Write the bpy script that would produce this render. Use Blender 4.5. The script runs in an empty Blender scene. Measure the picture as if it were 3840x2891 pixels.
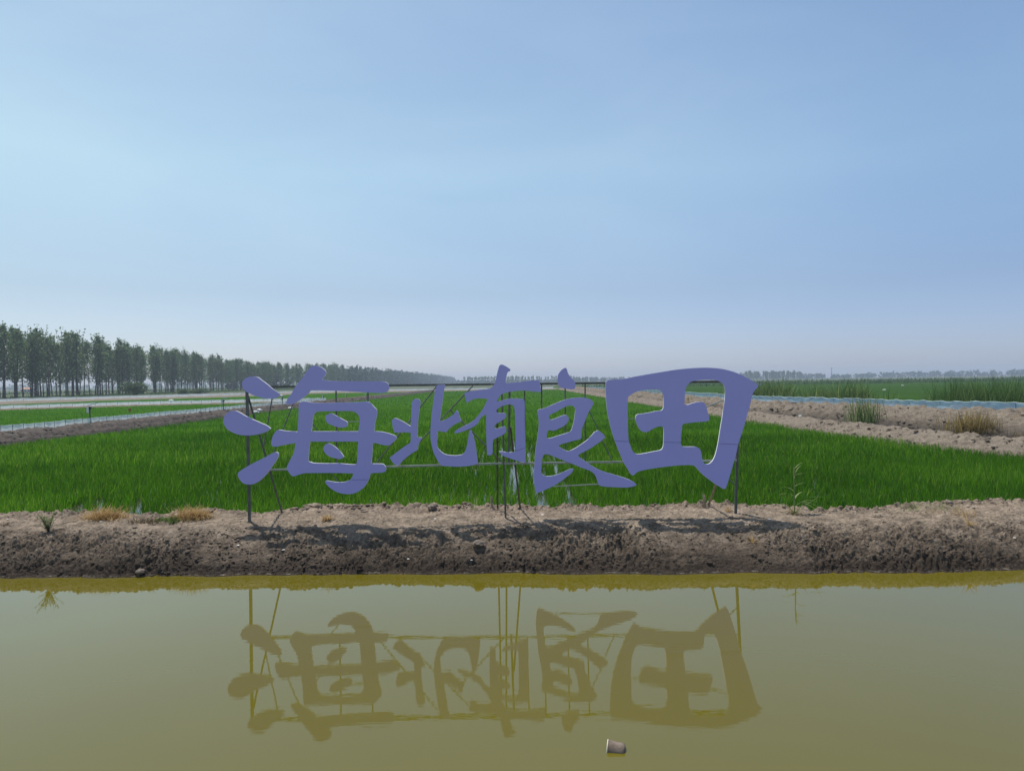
import bpy, math, random
import numpy as np
from mathutils import Matrix, Vector
from mathutils.geometry import tessellate_polygon

S = bpy.context.scene
C = S.collection
rng = np.random.default_rng(11)
random.seed(5)

# ------------------------------------------------------------------ camera
F_PX, CX, CY, CAM_H = 2700.0, 1920.0, 1445.5, 3.4
ROLL, PITCH = math.radians(0.80), math.radians(0.33)
R0 = Vector((math.cos(ROLL), 0, -math.sin(ROLL)))
U0 = Vector((math.sin(ROLL), 0, math.cos(ROLL)))
F0 = Vector((0, 1, 0))
FW = F0 * math.cos(PITCH) - U0 * math.sin(PITCH)
UP = U0 * math.cos(PITCH) + F0 * math.sin(PITCH)
CAM = Vector((0, 0, CAM_H))
cd = bpy.data.cameras.new("camera")
cd.sensor_width = 36.0
cd.sensor_fit = 'HORIZONTAL'
cd.lens = F_PX / 3840.0 * 36.0
cd.clip_start, cd.clip_end = 0.1, 9000
co = bpy.data.objects.new("camera", cd)
C.objects.link(co)
m = Matrix((R0, UP, -FW)).transposed().to_4x4()
m.translation = CAM
co.matrix_world = m
S.camera = co


def ray(px, py):
    return R0 * ((px - CX) / F_PX) - UP * ((py - CY) / F_PX) + FW


def P(px, py, Y):            # point of the photograph on the vertical plane y = Y
    d = ray(px, py)
    return CAM + d * (Y / d.y)


def G(px, py, z):            # point of the photograph on the level z
    d = ray(px, py)
    return CAM + d * ((z - CAM_H) / d.z)


# ------------------------------------------------------------------ world and sun
SUN_DIR = Vector((-0.24, 0.29, 1.0)).normalized()
SUN_EL = math.asin(SUN_DIR.z)
SUN_AZ = math.atan2(SUN_DIR.x, SUN_DIR.y)
W = bpy.data.worlds.new("World")
S.world = W
W.use_nodes = True
nt = W.node_tree
nt.nodes.clear()
wo = nt.nodes.new('ShaderNodeOutputWorld')
bg = nt.nodes.new('ShaderNodeBackground')
sky = nt.nodes.new('ShaderNodeTexSky')
sky.sky_type = 'NISHITA'
sky.sun_disc = False
sky.sun_elevation = SUN_EL
sky.sun_rotation = SUN_AZ
sky.altitude = 0
sky.air_density = 1.0
sky.dust_density = 0.6
sky.ozone_density = 2.2
bg.inputs[1].default_value = 0.15
# thin veil of high cloud
tc = nt.nodes.new('ShaderNodeTexCoord')
mp = nt.nodes.new('ShaderNodeMapping')
mp.inputs['Scale'].default_value = (1.2, 1.0, 3.2)
mp.inputs['Rotation'].default_value = (0.2, 0.35, 0.1)
nz = nt.nodes.new('ShaderNodeTexNoise')
nz.inputs['Scale'].default_value = 1.7
nz.inputs['Detail'].default_value = 6
nz.inputs['Roughness'].default_value = 0.5
nz.inputs['Distortion'].default_value = 0.6
cr = nt.nodes.new('ShaderNodeMapRange')
cr.inputs[1].default_value, cr.inputs[2].default_value = 0.40, 0.80
cr.inputs[3].default_value, cr.inputs[4].default_value = 0.05, 0.15
mx = nt.nodes.new('ShaderNodeMix')
mx.data_type = 'RGBA'
mx.inputs[7].default_value = (7.2, 8.1, 8.8, 1)
nt.links.new(tc.outputs['Generated'], mp.inputs[0])
nt.links.new(mp.outputs[0], nz.inputs['Vector'])
nt.links.new(nz.outputs[0], cr.inputs[0])
nt.links.new(cr.outputs[0], mx.inputs[0])
nt.links.new(sky.outputs[0], mx.inputs[6])
sx = nt.nodes.new('ShaderNodeSeparateXYZ')
nt.links.new(tc.outputs['Generated'], sx.inputs[0])
hz_r = nt.nodes.new('ShaderNodeValToRGB')          # dusty air: dims and cools the lowest degrees of the sky
el = hz_r.color_ramp.elements
for _ in range(3):
    el.new(0.5)
for e_, (p_, c_) in zip(el, ((0.0, (.66, .655, .78)), (.12, (.67, .645, .625)), (.27, (.97, .95, .76)), (.42, (1.0, .97, .79)), (1.0, (1.0, .97, .80)))):
    e_.position, e_.color = p_, (*c_, 1)
nt.links.new(sx.outputs[2], hz_r.inputs[0])
hx_m = nt.nodes.new('ShaderNodeMapRange')
hx_m.inputs[1].default_value, hx_m.inputs[2].default_value = -0.7, 0.7
nt.links.new(sx.outputs[0], hx_m.inputs[0])
hx_r = nt.nodes.new('ShaderNodeValToRGB')          # brighter glow on the sun's side
hx_r.color_ramp.elements[0].color = (1.0, 1.0, 1.0, 1)
hx_r.color_ramp.elements[1].color = (.65, .73, .95, 1)
nt.links.new(hx_m.outputs[0], hx_r.inputs[0])
m1 = nt.nodes.new('ShaderNodeMix')
m1.data_type, m1.blend_type = 'RGBA', 'MULTIPLY'
m1.inputs[0].default_value = 1
m2 = nt.nodes.new('ShaderNodeMix')
m2.data_type, m2.blend_type = 'RGBA', 'MULTIPLY'
m2.inputs[0].default_value = 1
nt.links.new(mx.outputs[2], m1.inputs[6])
nt.links.new(hz_r.outputs[0], m1.inputs[7])
nt.links.new(m1.outputs[2], m2.inputs[6])
nt.links.new(hx_r.outputs[0], m2.inputs[7])
nt.links.new(m2.outputs[2], bg.inputs[0])
nt.links.new(bg.outputs[0], wo.inputs[0])

sl = bpy.data.lights.new("sun", 'SUN')
sl.energy = 3.5
sl.angle = math.radians(0.55)
sl.color = (1.0, 0.955, 0.88)
so = bpy.data.objects.new("sun", sl)
so.rotation_euler = SUN_DIR.to_track_quat('Z', 'Y').to_euler()
so.location = (0, 0, 60)
C.objects.link(so)

S.view_settings.view_transform = 'Standard'
S.view_settings.look = 'None'
S.view_settings.exposure = 0.25
S.view_settings.gamma = 1.0
S.render.engine = 'CYCLES'
S.cycles.max_bounces = 6
S.cycles.transparent_max_bounces = 12
S.cycles.volume_bounces = 0
S.cycles.use_denoising = True


# ------------------------------------------------------------------ noise in numpy
def _hash(ix, iy, seed):
    h = (ix.astype(np.int64) * 374761393 + iy.astype(np.int64) * 668265263 + seed * 1442695041) & 0xFFFFFFFF
    h = ((h ^ (h >> 13)) * 1274126177) & 0xFFFFFFFF
    return ((h ^ (h >> 16)) & 0xFFFF) / 65535.0


def vnoise(x, y, seed=0):
    ix, iy = np.floor(x), np.floor(y)
    fx, fy = x - ix, y - iy
    fx = fx * fx * (3 - 2 * fx)
    fy = fy * fy * (3 - 2 * fy)
    a = _hash(ix, iy, seed)
    b = _hash(ix + 1, iy, seed)
    c = _hash(ix, iy + 1, seed)
    d = _hash(ix + 1, iy + 1, seed)
    return (a + (b - a) * fx) * (1 - fy) + (c + (d - c) * fx) * fy


def fbm(x, y, seed=0, octaves=4, gain=0.5):
    s, a, t = 0.0, 1.0, 0.0
    for k in range(octaves):
        s = s + a * (vnoise(x * 2 ** k, y * 2 ** k, seed + 17 * k) - 0.5)
        t += a
        a *= gain
    return s / t * 2


def worley(x, y, seed=0):
    ix, iy = np.floor(x), np.floor(y)
    best = np.full(np.shape(x), 9.0)
    for dx in (-1, 0, 1):
        for dy in (-1, 0, 1):
            cx, cy = ix + dx, iy + dy
            px = cx + _hash(cx, cy, seed)
            py = cy + _hash(cx, cy, seed + 91)
            best = np.minimum(best, (px - x) ** 2 + (py - y) ** 2)
    return np.sqrt(best)


def crack(x, y, seed=0):       # how far outside of the cells' middles: clods with dark joints
    return 1.0 - np.clip(worley(x, y, seed), 0, 1)


# ------------------------------------------------------------------ object helpers
def link(o, parent=None):
    C.objects.link(o)
    if parent is not None:
        o.parent = parent
    return o


def tag(o, label=None, cat=None, group=None, kind=None):
    if label:
        o['label'] = label
    if cat:
        o['category'] = cat
    if group:
        o['group'] = group
    if kind:
        o['kind'] = kind
    return o


def make_mesh(name, verts, faces, mats, smooth=False, tint=None, midx=None):
    verts = np.asarray(verts, dtype=np.float32).reshape(-1, 3)
    me = bpy.data.meshes.new(name)
    if isinstance(faces, np.ndarray):
        n, k = faces.shape
        me.vertices.add(len(verts))
        me.vertices.foreach_set('co', verts.ravel())
        me.loops.add(n * k)
        me.loops.foreach_set('vertex_index', faces.astype(np.int32).ravel())
        me.polygons.add(n)
        me.polygons.foreach_set('loop_start', np.arange(0, n * k, k, dtype=np.int32))
        me.update(calc_edges=True)
    else:
        me.from_pydata([tuple(map(float, v)) for v in verts], [], faces)
        me.update()
    for mm in (mats if isinstance(mats, (list, tuple)) else [mats]):
        me.materials.append(mm)
    if smooth:
        me.polygons.foreach_set('use_smooth', np.ones(len(me.polygons), dtype=bool))
    if midx is not None:
        me.polygons.foreach_set('material_index', np.asarray(midx, dtype=np.int32))
    if tint is not None:
        at = me.attributes.new('tint', 'FLOAT', 'POINT')
        at.data.foreach_set('value', np.asarray(tint, dtype=np.float32))
    return me


def obj(name, me, parent=None, origin=None):
    """link a mesh built in world coordinates; origin = the thing's base it hangs on"""
    me.name = name
    if origin is not None:
        me.transform(Matrix.Translation(-Vector(origin)))
    o = bpy.data.objects.new(name, me)
    if parent is None and origin is not None:
        o.location = origin
    return link(o, parent)


def thing(name, label, cat, loc=(0, 0, 0), group=None):
    o = bpy.data.objects.new(name, None)
    o.empty_display_size = 0.2
    o.location = loc
    link(o)
    return tag(o, label, cat, group)


class MB:
    def __init__(s):
        s.v, s.f = [], []

    def add(s, vs, fs):
        b = len(s.v)
        s.v += [tuple(v) for v in vs]
        s.f += [tuple(i + b for i in f) for f in fs]

    def box(s, c, d, rz=0.0):
        x, y, z = d[0] / 2, d[1] / 2, d[2] / 2
        ca, sa = math.cos(rz), math.sin(rz)
        vs = []
        for i in (-1, 1):
            for j in (-1, 1):
                for k in (-1, 1):
                    px, py = i * x, j * y
                    vs.append((c[0] + px * ca - py * sa, c[1] + px * sa + py * ca, c[2] + k * z))
        s.add(vs, [(0, 1, 3, 2), (4, 6, 7, 5), (0, 4, 5, 1), (2, 3, 7, 6), (0, 2, 6, 4), (1, 5, 7, 3)])

    def tube(s, a, b, r0, r1=None, n=6, square=False):
        a, b = Vector(a), Vector(b)
        r1 = r0 if r1 is None else r1
        d = (b - a).normalized()
        ref = Vector((0, 1, 0)) if abs(d.y) < 0.9 else Vector((1, 0, 0))
        u = d.cross(ref).normalized()
        w = d.cross(u).normalized()
        if square:
            n = 4
        vs = []
        for p, r in ((a, r0), (b, r1)):
            for k in range(n):
                t = 2 * math.pi * (k + (0.5 if square else 0)) / n
                q = r * (1.414 if square else 1)
                vs.append(p + u * math.cos(t) * q + w * math.sin(t) * q)
        fs = [(k, (k + 1) % n, n + (k + 1) % n, n + k) for k in range(n)]
        fs += [tuple(range(n - 1, -1, -1)), tuple(range(n, 2 * n))]
        s.add(vs, fs)

    def path(s, pts, radii, n=6):
        for k in range(len(pts) - 1):
            s.tube(pts[k], pts[k + 1], radii[k], radii[k + 1], n)

    def mesh(s, name, mats, smooth=False):
        return make_mesh(name, s.v, s.f, mats, smooth)


def copy_tree(o, parent=None):
    c = o.copy()
    link(c)
    c.parent = parent
    for ch in o.children:
        copy_tree(ch, c)
    return c


# ------------------------------------------------------------------ materials
def base_mat(name):
    mm = bpy.data.materials.new(name)
    mm.use_nodes = True
    n = mm.node_tree
    n.nodes.clear()
    out = n.nodes.new('ShaderNodeOutputMaterial')
    return mm, n, out


def N(n, typ, **kw):
    x = n.nodes.new(typ)
    for k, v in kw.items():
        setattr(x, k, v)
    return x


def noise_node(n, scale, detail=4, rough=0.55, stretch=None, dist=0.0):
    t = N(n, 'ShaderNodeNewGeometry')
    z = N(n, 'ShaderNodeTexNoise')
    z.inputs['Scale'].default_value = scale
    z.inputs['Detail'].default_value = detail
    z.inputs['Roughness'].default_value = rough
    z.inputs['Distortion'].default_value = dist
    if stretch:
        mpn = N(n, 'ShaderNodeMapping')
        mpn.inputs['Scale'].default_value = stretch
        n.links.new(t.outputs['Position'], mpn.inputs[0])
        n.links.new(mpn.outputs[0], z.inputs['Vector'])
    else:
        n.links.new(t.outputs['Position'], z.inputs['Vector'])
    return z


def ramp(n, src, stops):
    r = N(n, 'ShaderNodeValToRGB')
    e = r.color_ramp.elements
    while len(e) < len(stops):
        e.new(0.5)
    for k, (p, c) in enumerate(stops):
        e[k].position = p
        e[k].color = (*c, 1)
    n.links.new(src, r.inputs[0])
    return r


def noisy(name, c1, c2, scale=4.0, rough=0.8, bump=0.0, bscale=20.0, metal=0.0, detail=5, lo=0.35, hi=0.65, stretch=None, spec=0.3):
    mm, n, out = base_mat(name)
    b = N(n, 'ShaderNodeBsdfPrincipled')
    z = noise_node(n, scale, detail, 0.6, stretch)
    r = ramp(n, z.outputs[0], [(lo, c1), (hi, c2)])
    n.links.new(r.outputs[0], b.inputs['Base Color'])
    b.inputs['Roughness'].default_value = rough
    b.inputs['Metallic'].default_value = metal
    b.inputs['Specular IOR Level'].default_value = spec
    if bump:
        z2 = noise_node(n, bscale, 5)
        bp = N(n, 'ShaderNodeBump')
        bp.inputs['Strength'].default_value = 1.0
        bp.inputs['Distance'].default_value = bump
        n.links.new(z2.outputs[0], bp.inputs['Height'])
        n.links.new(bp.outputs[0], b.inputs['Normal'])
    n.links.new(b.outputs[0], out.inputs[0])
    return mm


def leafy(name, stops, trans=0.45, tcol=None, rough=0.6):
    """leaves and blades: per-blade tint picks the colour, light shines through"""
    mm, n, out = base_mat(name)
    at = N(n, 'ShaderNodeAttribute', attribute_name='tint')
    r = ramp(n, at.outputs['Fac'], stops)
    d = N(n, 'ShaderNodeBsdfPrincipled')
    d.inputs['Roughness'].default_value = rough
    d.inputs['Specular IOR Level'].default_value = 0.08
    t = N(n, 'ShaderNodeBsdfTranslucent')
    mxs = N(n, 'ShaderNodeMixShader')
    mxs.inputs[0].default_value = trans
    n.links.new(r.outputs[0], d.inputs['Base Color'])
    if tcol:
        mc = N(n, 'ShaderNodeMix', data_type='RGBA', blend_type='MULTIPLY')
        mc.inputs[0].default_value = 1
        mc.inputs[7].default_value = (*tcol, 1)
        n.links.new(r.outputs[0], mc.inputs[6])
        n.links.new(mc.outputs[2], t.inputs[0])
    else:
        n.links.new(r.outputs[0], t.inputs[0])
    n.links.new(d.outputs[0], mxs.inputs[1])
    n.links.new(t.outputs[0], mxs.inputs[2])
    n.links.new(mxs.outputs[0], out.inputs[0])
    return mm


def mud_mat(name, dry1, dry2, wet, z_wet, z_dry, bump=0.02, bscale=22, crust=False):
    """earth that is damp close to the waterline and dries out higher up, in uneven patches"""
    mm, n, out = base_mat(name)
    b = N(n, 'ShaderNodeBsdfPrincipled')
    z = noise_node(n, 3.2, 7, 0.62)
    dry = ramp(n, z.outputs[0], [(0.32, dry1), (0.66, dry2)])
    geo = N(n, 'ShaderNodeNewGeometry')
    sep = N(n, 'ShaderNodeSeparateXYZ')
    n.links.new(geo.outputs['Position'], sep.inputs[0])
    z2 = noise_node(n, 1.6, 6, 0.65)
    ad = N(n, 'ShaderNodeMath', operation='MULTIPLY_ADD')
    n.links.new(z2.outputs[0], ad.inputs[0])
    ad.inputs[1].default_value = 0.75 * (z_dry - z_wet)
    n.links.new(sep.outputs[2], ad.inputs[2])
    mr = N(n, 'ShaderNodeMapRange')
    mr.inputs[1].default_value = z_wet + 0.375 * (z_dry - z_wet)
    mr.inputs[2].default_value = z_dry + 0.375 * (z_dry - z_wet)
    n.links.new(ad.outputs[0], mr.inputs[0])
    mc = N(n, 'ShaderNodeMix', data_type='RGBA')
    mc.inputs[6].default_value = (*wet, 1)
    n.links.new(mr.outputs[0], mc.inputs[0])
    n.links.new(dry.outputs[0], mc.inputs[7])
    # crumbs: dry pale ones and damp dark ones side by side
    z3 = noise_node(n, 17, 4, 0.7)
    cr_ = ramp(n, z3.outputs[0], [(0.36, (0.55, 0.55, 0.55)), (0.62, (1.0, 1.0, 1.0))])
    mk = N(n, 'ShaderNodeMix', data_type='RGBA', blend_type='MULTIPLY')
    mk.inputs[0].default_value = 1
    n.links.new(mc.outputs[2], mk.inputs[6])
    n.links.new(cr_.outputs[0], mk.inputs[7])
    col = mk.outputs[2]
    if crust:          # pale salt left by the falling water just above its edge
        z4 = noise_node(n, 9, 5, 0.7)
        ab = N(n, 'ShaderNodeMath', operation='SUBTRACT')
        n.links.new(sep.outputs[2], ab.inputs[0])
        ab.inputs[1].default_value = 0.020
        aa = N(n, 'ShaderNodeMath', operation='ABSOLUTE')
        n.links.new(ab.outputs[0], aa.inputs[0])
        band = N(n, 'ShaderNodeMapRange')
        band.inputs[1].default_value, band.inputs[2].default_value = 0.004, 0.011
        band.inputs[3].default_value, band.inputs[4].default_value = 1, 0
        n.links.new(aa.outputs[0], band.inputs[0])
        brk = N(n, 'ShaderNodeMapRange')
        brk.inputs[1].default_value, brk.inputs[2].default_value = 0.50, 0.66
        n.links.new(z4.outputs[0], brk.inputs[0])
        mm_ = N(n, 'ShaderNodeMath', operation='MULTIPLY')
        n.links.new(band.outputs[0], mm_.inputs[0])
        n.links.new(brk.outputs[0], mm_.inputs[1])
        ms = N(n, 'ShaderNodeMix', data_type='RGBA')
        n.links.new(mm_.outputs[0], ms.inputs[0])
        n.links.new(col, ms.inputs[6])
        ms.inputs[7].default_value = (0.24, 0.21, 0.165, 1)
        col = ms.outputs[2]
    n.links.new(col, b.inputs['Base Color'])
    b.inputs['Roughness'].default_value = 0.85
    b.inputs['Specular IOR Level'].default_value = 0.2
    zb = noise_node(n, bscale, 6, 0.65)
    bp = N(n, 'ShaderNodeBump')
    bp.inputs['Distance'].default_value = bump
    n.links.new(zb.outputs[0], bp.inputs['Height'])
    n.links.new(bp.outputs[0], b.inputs['Normal'])
    n.links.new(b.outputs[0], out.inputs[0])
    return mm


def water_mat(name, c1, c2, amp, stretch, rough=0.0, ior=1.333):
    mm, n, out = base_mat(name)
    b = N(n, 'ShaderNodeBsdfPrincipled')
    z = noise_node(n, 0.25, 4)
    r = ramp(n, z.outputs[0], [(0.35, c1), (0.65, c2)])
    n.links.new(r.outputs[0], b.inputs['Base Color'])
    b.inputs['Roughness'].default_value = rough
    b.inputs['IOR'].default_value = ior
    b.inputs['Specular IOR Level'].default_value = 0.5
    z1 = noise_node(n, 1.0, 3, 0.5, stretch)
    bp = N(n, 'ShaderNodeBump')
    bp.inputs['Distance'].default_value = amp
    n.links.new(z1.outputs[0], bp.inputs['Height'])
    n.links.new(bp.outputs[0], b.inputs['Normal'])
    n.links.new(b.outputs[0], out.inputs[0])
    return mm


def film_mat(name, col, clear=0.3, trans=0.55):
    mm, n, out = base_mat(name)
    z = noise_node(n, 2.2, 4, 0.6)
    r = ramp(n, z.outputs[0], [(0.3, tuple(c * 0.8 for c in col)), (0.7, col)])
    d = N(n, 'ShaderNodeBsdfPrincipled')
    d.inputs['Roughness'].default_value = 0.3
    n.links.new(r.outputs[0], d.inputs['Base Color'])
    t = N(n, 'ShaderNodeBsdfTranslucent')
    n.links.new(r.outputs[0], t.inputs[0])
    tr = N(n, 'ShaderNodeBsdfTransparent')
    tr.inputs[0].default_value = (0.8, 0.92, 1.0, 1)
    a = N(n, 'ShaderNodeMixShader')
    a.inputs[0].default_value = trans
    n.links.new(d.outputs[0], a.inputs[1])
    n.links.new(t.outputs[0], a.inputs[2])
    c = N(n, 'ShaderNodeMixShader')
    c.inputs[0].default_value = clear
    n.links.new(a.outputs[0], c.inputs[1])
    n.links.new(tr.outputs[0], c.inputs[2])
    n.links.new(c.outputs[0], out.inputs[0])
    return mm


M = {}
M['mud'] = mud_mat('mud', (0.190, 0.143, 0.102), (0.44, 0.345, 0.255), (0.064, 0.046, 0.033), 0.10, 0.66, 0.04, 30, crust=True)
M['bank'] = mud_mat('bank_earth', (0.16, 0.126, 0.094), (0.30, 0.245, 0.188), (0.075, 0.058, 0.044), 0.0, 0.45, 0.08, 5)
M['bank_high'] = mud_mat('bank_earth_high', (0.15, 0.118, 0.088), (0.30, 0.245, 0.185), (0.055, 0.043, 0.032), 0.25, 0.95, 0.10, 4)
M['bank_left'] = mud_mat('bank_earth_dark', (0.075, 0.060, 0.050), (0.15, 0.122, 0.102), (0.045, 0.036, 0.030), 0.1, 0.7, 0.08, 5)
M['water'] = water_mat('murky_water', (0.116, 0.0975, 0.0070), (0.123, 0.103, 0.0085), 0.00042, (3.5, 11.0, 1), ior=1.56)
M['paddy'] = water_mat('paddy_water', (0.035, 0.04, 0.022), (0.05, 0.055, 0.03), 0.002, (3, 3, 1))
M['ground'] = noisy('grassland', (0.045, 0.075, 0.022), (0.10, 0.10, 0.045), 0.02, 0.95, 0.3, 0.6, detail=8)
M['bed'] = noisy('channel_bed', (0.10, 0.08, 0.05), (0.14, 0.11, 0.07), 1.0, 0.9)
RICE = [(0.0, (0.034, 0.104, 0.007)), (0.5, (0.072, 0.198, 0.011)), (0.85, (0.130, 0.295, 0.020)), (1.0, (0.22, 0.32, 0.07))]
M['rice'] = leafy('rice_blades', RICE, 0.5, (1.3, 1.35, 0.7), 0.7)
M['canopy'] = noisy('rice_canopy', (0.030, 0.090, 0.009), (0.050, 0.135, 0.013), 0.9, 0.9, 0.20, 5.0, detail=9, spec=0.0, stretch=(2.2, 0.7, 1))
M['canopy_dark'] = noisy('field_crop', (0.026, 0.066, 0.012), (0.042, 0.092, 0.018), 0.12, 0.9, 0.25, 3.0, detail=9, spec=0.0)
M['leaf'] = leafy('poplar_leaves', [(0, (0.060, 0.112, 0.040)), (0.5, (0.150, 0.225, 0.085)), (1, (0.38, 0.43, 0.24))], 0.55)  # the palest tint puts glints of light into the leaf colour
M['leaf_far_shaded'] = leafy('shaded_wood_leaves', [(0, (0.020, 0.050, 0.022)), (0.5, (0.045, 0.085, 0.035)), (1, (0.10, 0.14, 0.06))], 0.35)  # darker leaf copy: shade within the dense far wood is put into the colour
M['bush'] = leafy('bush_leaves', [(0, (0.06, 0.11, 0.035)), (1, (0.16, 0.23, 0.085))], 0.45)
M['weed'] = leafy('weed_leaves', [(0, (0.07, 0.125, 0.03)), (0.6, (0.16, 0.24, 0.065)), (1, (0.36, 0.42, 0.18))], 0.45)
M['reed'] = leafy('reed_leaves', [(0, (0.036, 0.082, 0.018)), (0.6, (0.100, 0.175, 0.044)), (1, (0.34, 0.38, 0.15))], 0.45)
M['straw'] = leafy('straw', [(0, (0.30, 0.19, 0.075)), (1, (0.64, 0.45, 0.21))], 0.35)
M['dead'] = leafy('dead_reed', [(0, (0.17, 0.12, 0.05)), (0.6, (0.32, 0.24, 0.10)), (1, (0.42, 0.33, 0.10))], 0.3)
M['brownweed'] = leafy('dry_weed', [(0, (0.09, 0.06, 0.035)), (1, (0.22, 0.16, 0.09))], 0.2)
M['bark'] = noisy('bark', (0.045, 0.038, 0.032), (0.10, 0.09, 0.078), 2.0, 0.9, stretch=(2, 2, 0.4))
M['wood'] = noisy('weathered_wood', (0.22, 0.17, 0.12), (0.40, 0.32, 0.24), 12, 0.85, 0.004, 60)
M['sign'] = noisy('purple_panel', (0.440, 0.422, 0.890), (0.460, 0.438, 0.915), 1.2, 0.42, spec=0.35)
M['edge'] = noisy('white_panel_edge', (0.72, 0.72, 0.74), (0.80, 0.80, 0.82), 6, 0.5)
M['seam'] = noisy('panel_seam', (0.10, 0.10, 0.24), (0.14, 0.14, 0.30), 8, 0.7)
M['steel'] = noisy('grey_steel', (0.07, 0.075, 0.072), (0.15, 0.155, 0.15), 9, 0.45, metal=0.3, lo=0.3, hi=0.7, spec=0.5)
M['rail'] = noisy('galvanised_rail', (0.26, 0.27, 0.25), (0.40, 0.41, 0.38), 7, 0.4, metal=0.3, spec=0.5)
M['rust'] = noisy('rusty_steel', (0.06, 0.05, 0.04), (0.15, 0.11, 0.08), 9, 0.7)
M['film_left'] = film_mat('white_blue_film', (0.90, 0.95, 0.97), 0.08)
M['film_right'] = film_mat('blue_film', (0.52, 0.74, 0.88), 0.22)
M['film_far'] = film_mat('pale_film', (0.82, 0.87, 0.88), 0.12)
M['hem'] = noisy('film_hem', (0.55, 0.72, 0.66), (0.70, 0.82, 0.76), 5, 0.5)
M['stake'] = noisy('stake', (0.05, 0.045, 0.04), (0.12, 0.10, 0.08), 6, 0.8)
M['white'] = noisy('white_plastic', (0.68, 0.68, 0.66), (0.82, 0.82, 0.80), 10, 0.5)
M['dark'] = noisy('dark_plastic', (0.02, 0.02, 0.022), (0.05, 0.05, 0.055), 10, 0.5)
M['panel'] = noisy('solar_cell', (0.02, 0.03, 0.06), (0.04, 0.05, 0.09), 10, 0.25)
M['red'] = noisy('red_board', (0.28, 0.06, 0.04), (0.38, 0.09, 0.06), 5, 0.6)
M['cup'] = noisy('stained_card', (0.12, 0.086, 0.062), (0.22, 0.17, 0.13), 16, 0.7, 0.002, 60)
M['cream'] = noisy('cream_rim', (0.62, 0.58, 0.44), (0.74, 0.70, 0.56), 20, 0.5)
M['shell'] = noisy('shell', (0.60, 0.56, 0.50), (0.85, 0.82, 0.78), 30, 0.45)
M['clod'] = noisy('dry_clod', (0.13, 0.10, 0.08), (0.26, 0.21, 0.17), 14, 0.9, 0.02, 25)
M['roof'] = noisy('orange_roof', (0.42, 0.20, 0.12), (0.52, 0.27, 0.17), 2, 0.8)
M['wall'] = noisy('plaster', (0.45, 0.44, 0.42), (0.58, 0.57, 0.55), 1, 0.85)
M['glass'] = noisy('window_glass', (0.03, 0.035, 0.04), (0.05, 0.055, 0.06), 2, 0.15)
M['gravel'] = noisy('bare_soil', (0.22, 0.18, 0.145), (0.34, 0.28, 0.23), 0.25, 0.95, 0.05, 4)


# ------------------------------------------------------------------ setting: ground and channel
SHORE = lambda x: 12.66 - 0.025 * np.clip(x, -40, 40)


def ground():
    xs = np.array([-3000, -900, -200, -60, -30, 0, 30, 60, 200, 900, 3000.0])
    ys = np.array([-80, -42, -40, 11.0, 15.0, 15.2, 60, 140, 300, 700, 1500, 2900.0])
    zs = np.array([1.8, 1.8, -0.9, -0.9, -0.9, 0.12, 0.12, 0.12, 0.12, 0.12, 0.12, 0.12])
    X, Y = np.meshgrid(xs, ys)
    Z = np.repeat(zs[:, None], len(xs), 1)
    v = np.stack([X, Y, Z], -1).reshape(-1, 3)
    nx = len(xs)
    f = np.array([(j * nx + i, j * nx + i + 1, (j + 1) * nx + i + 1, (j + 1) * nx + i)
                  for j in range(len(ys) - 1) for i in range(nx - 1)])
    tag(obj('ground', make_mesh('ground', v, f, M['ground'])), kind='structure')


ground()
wm = make_mesh('water', [(-400, -41, 0), (400, -41, 0), (400, 13.9, 0), (-400, 13.9, 0)], [(0, 1, 2, 3)], M['water'])
tag(obj('water', wm), kind='structure')


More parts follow.
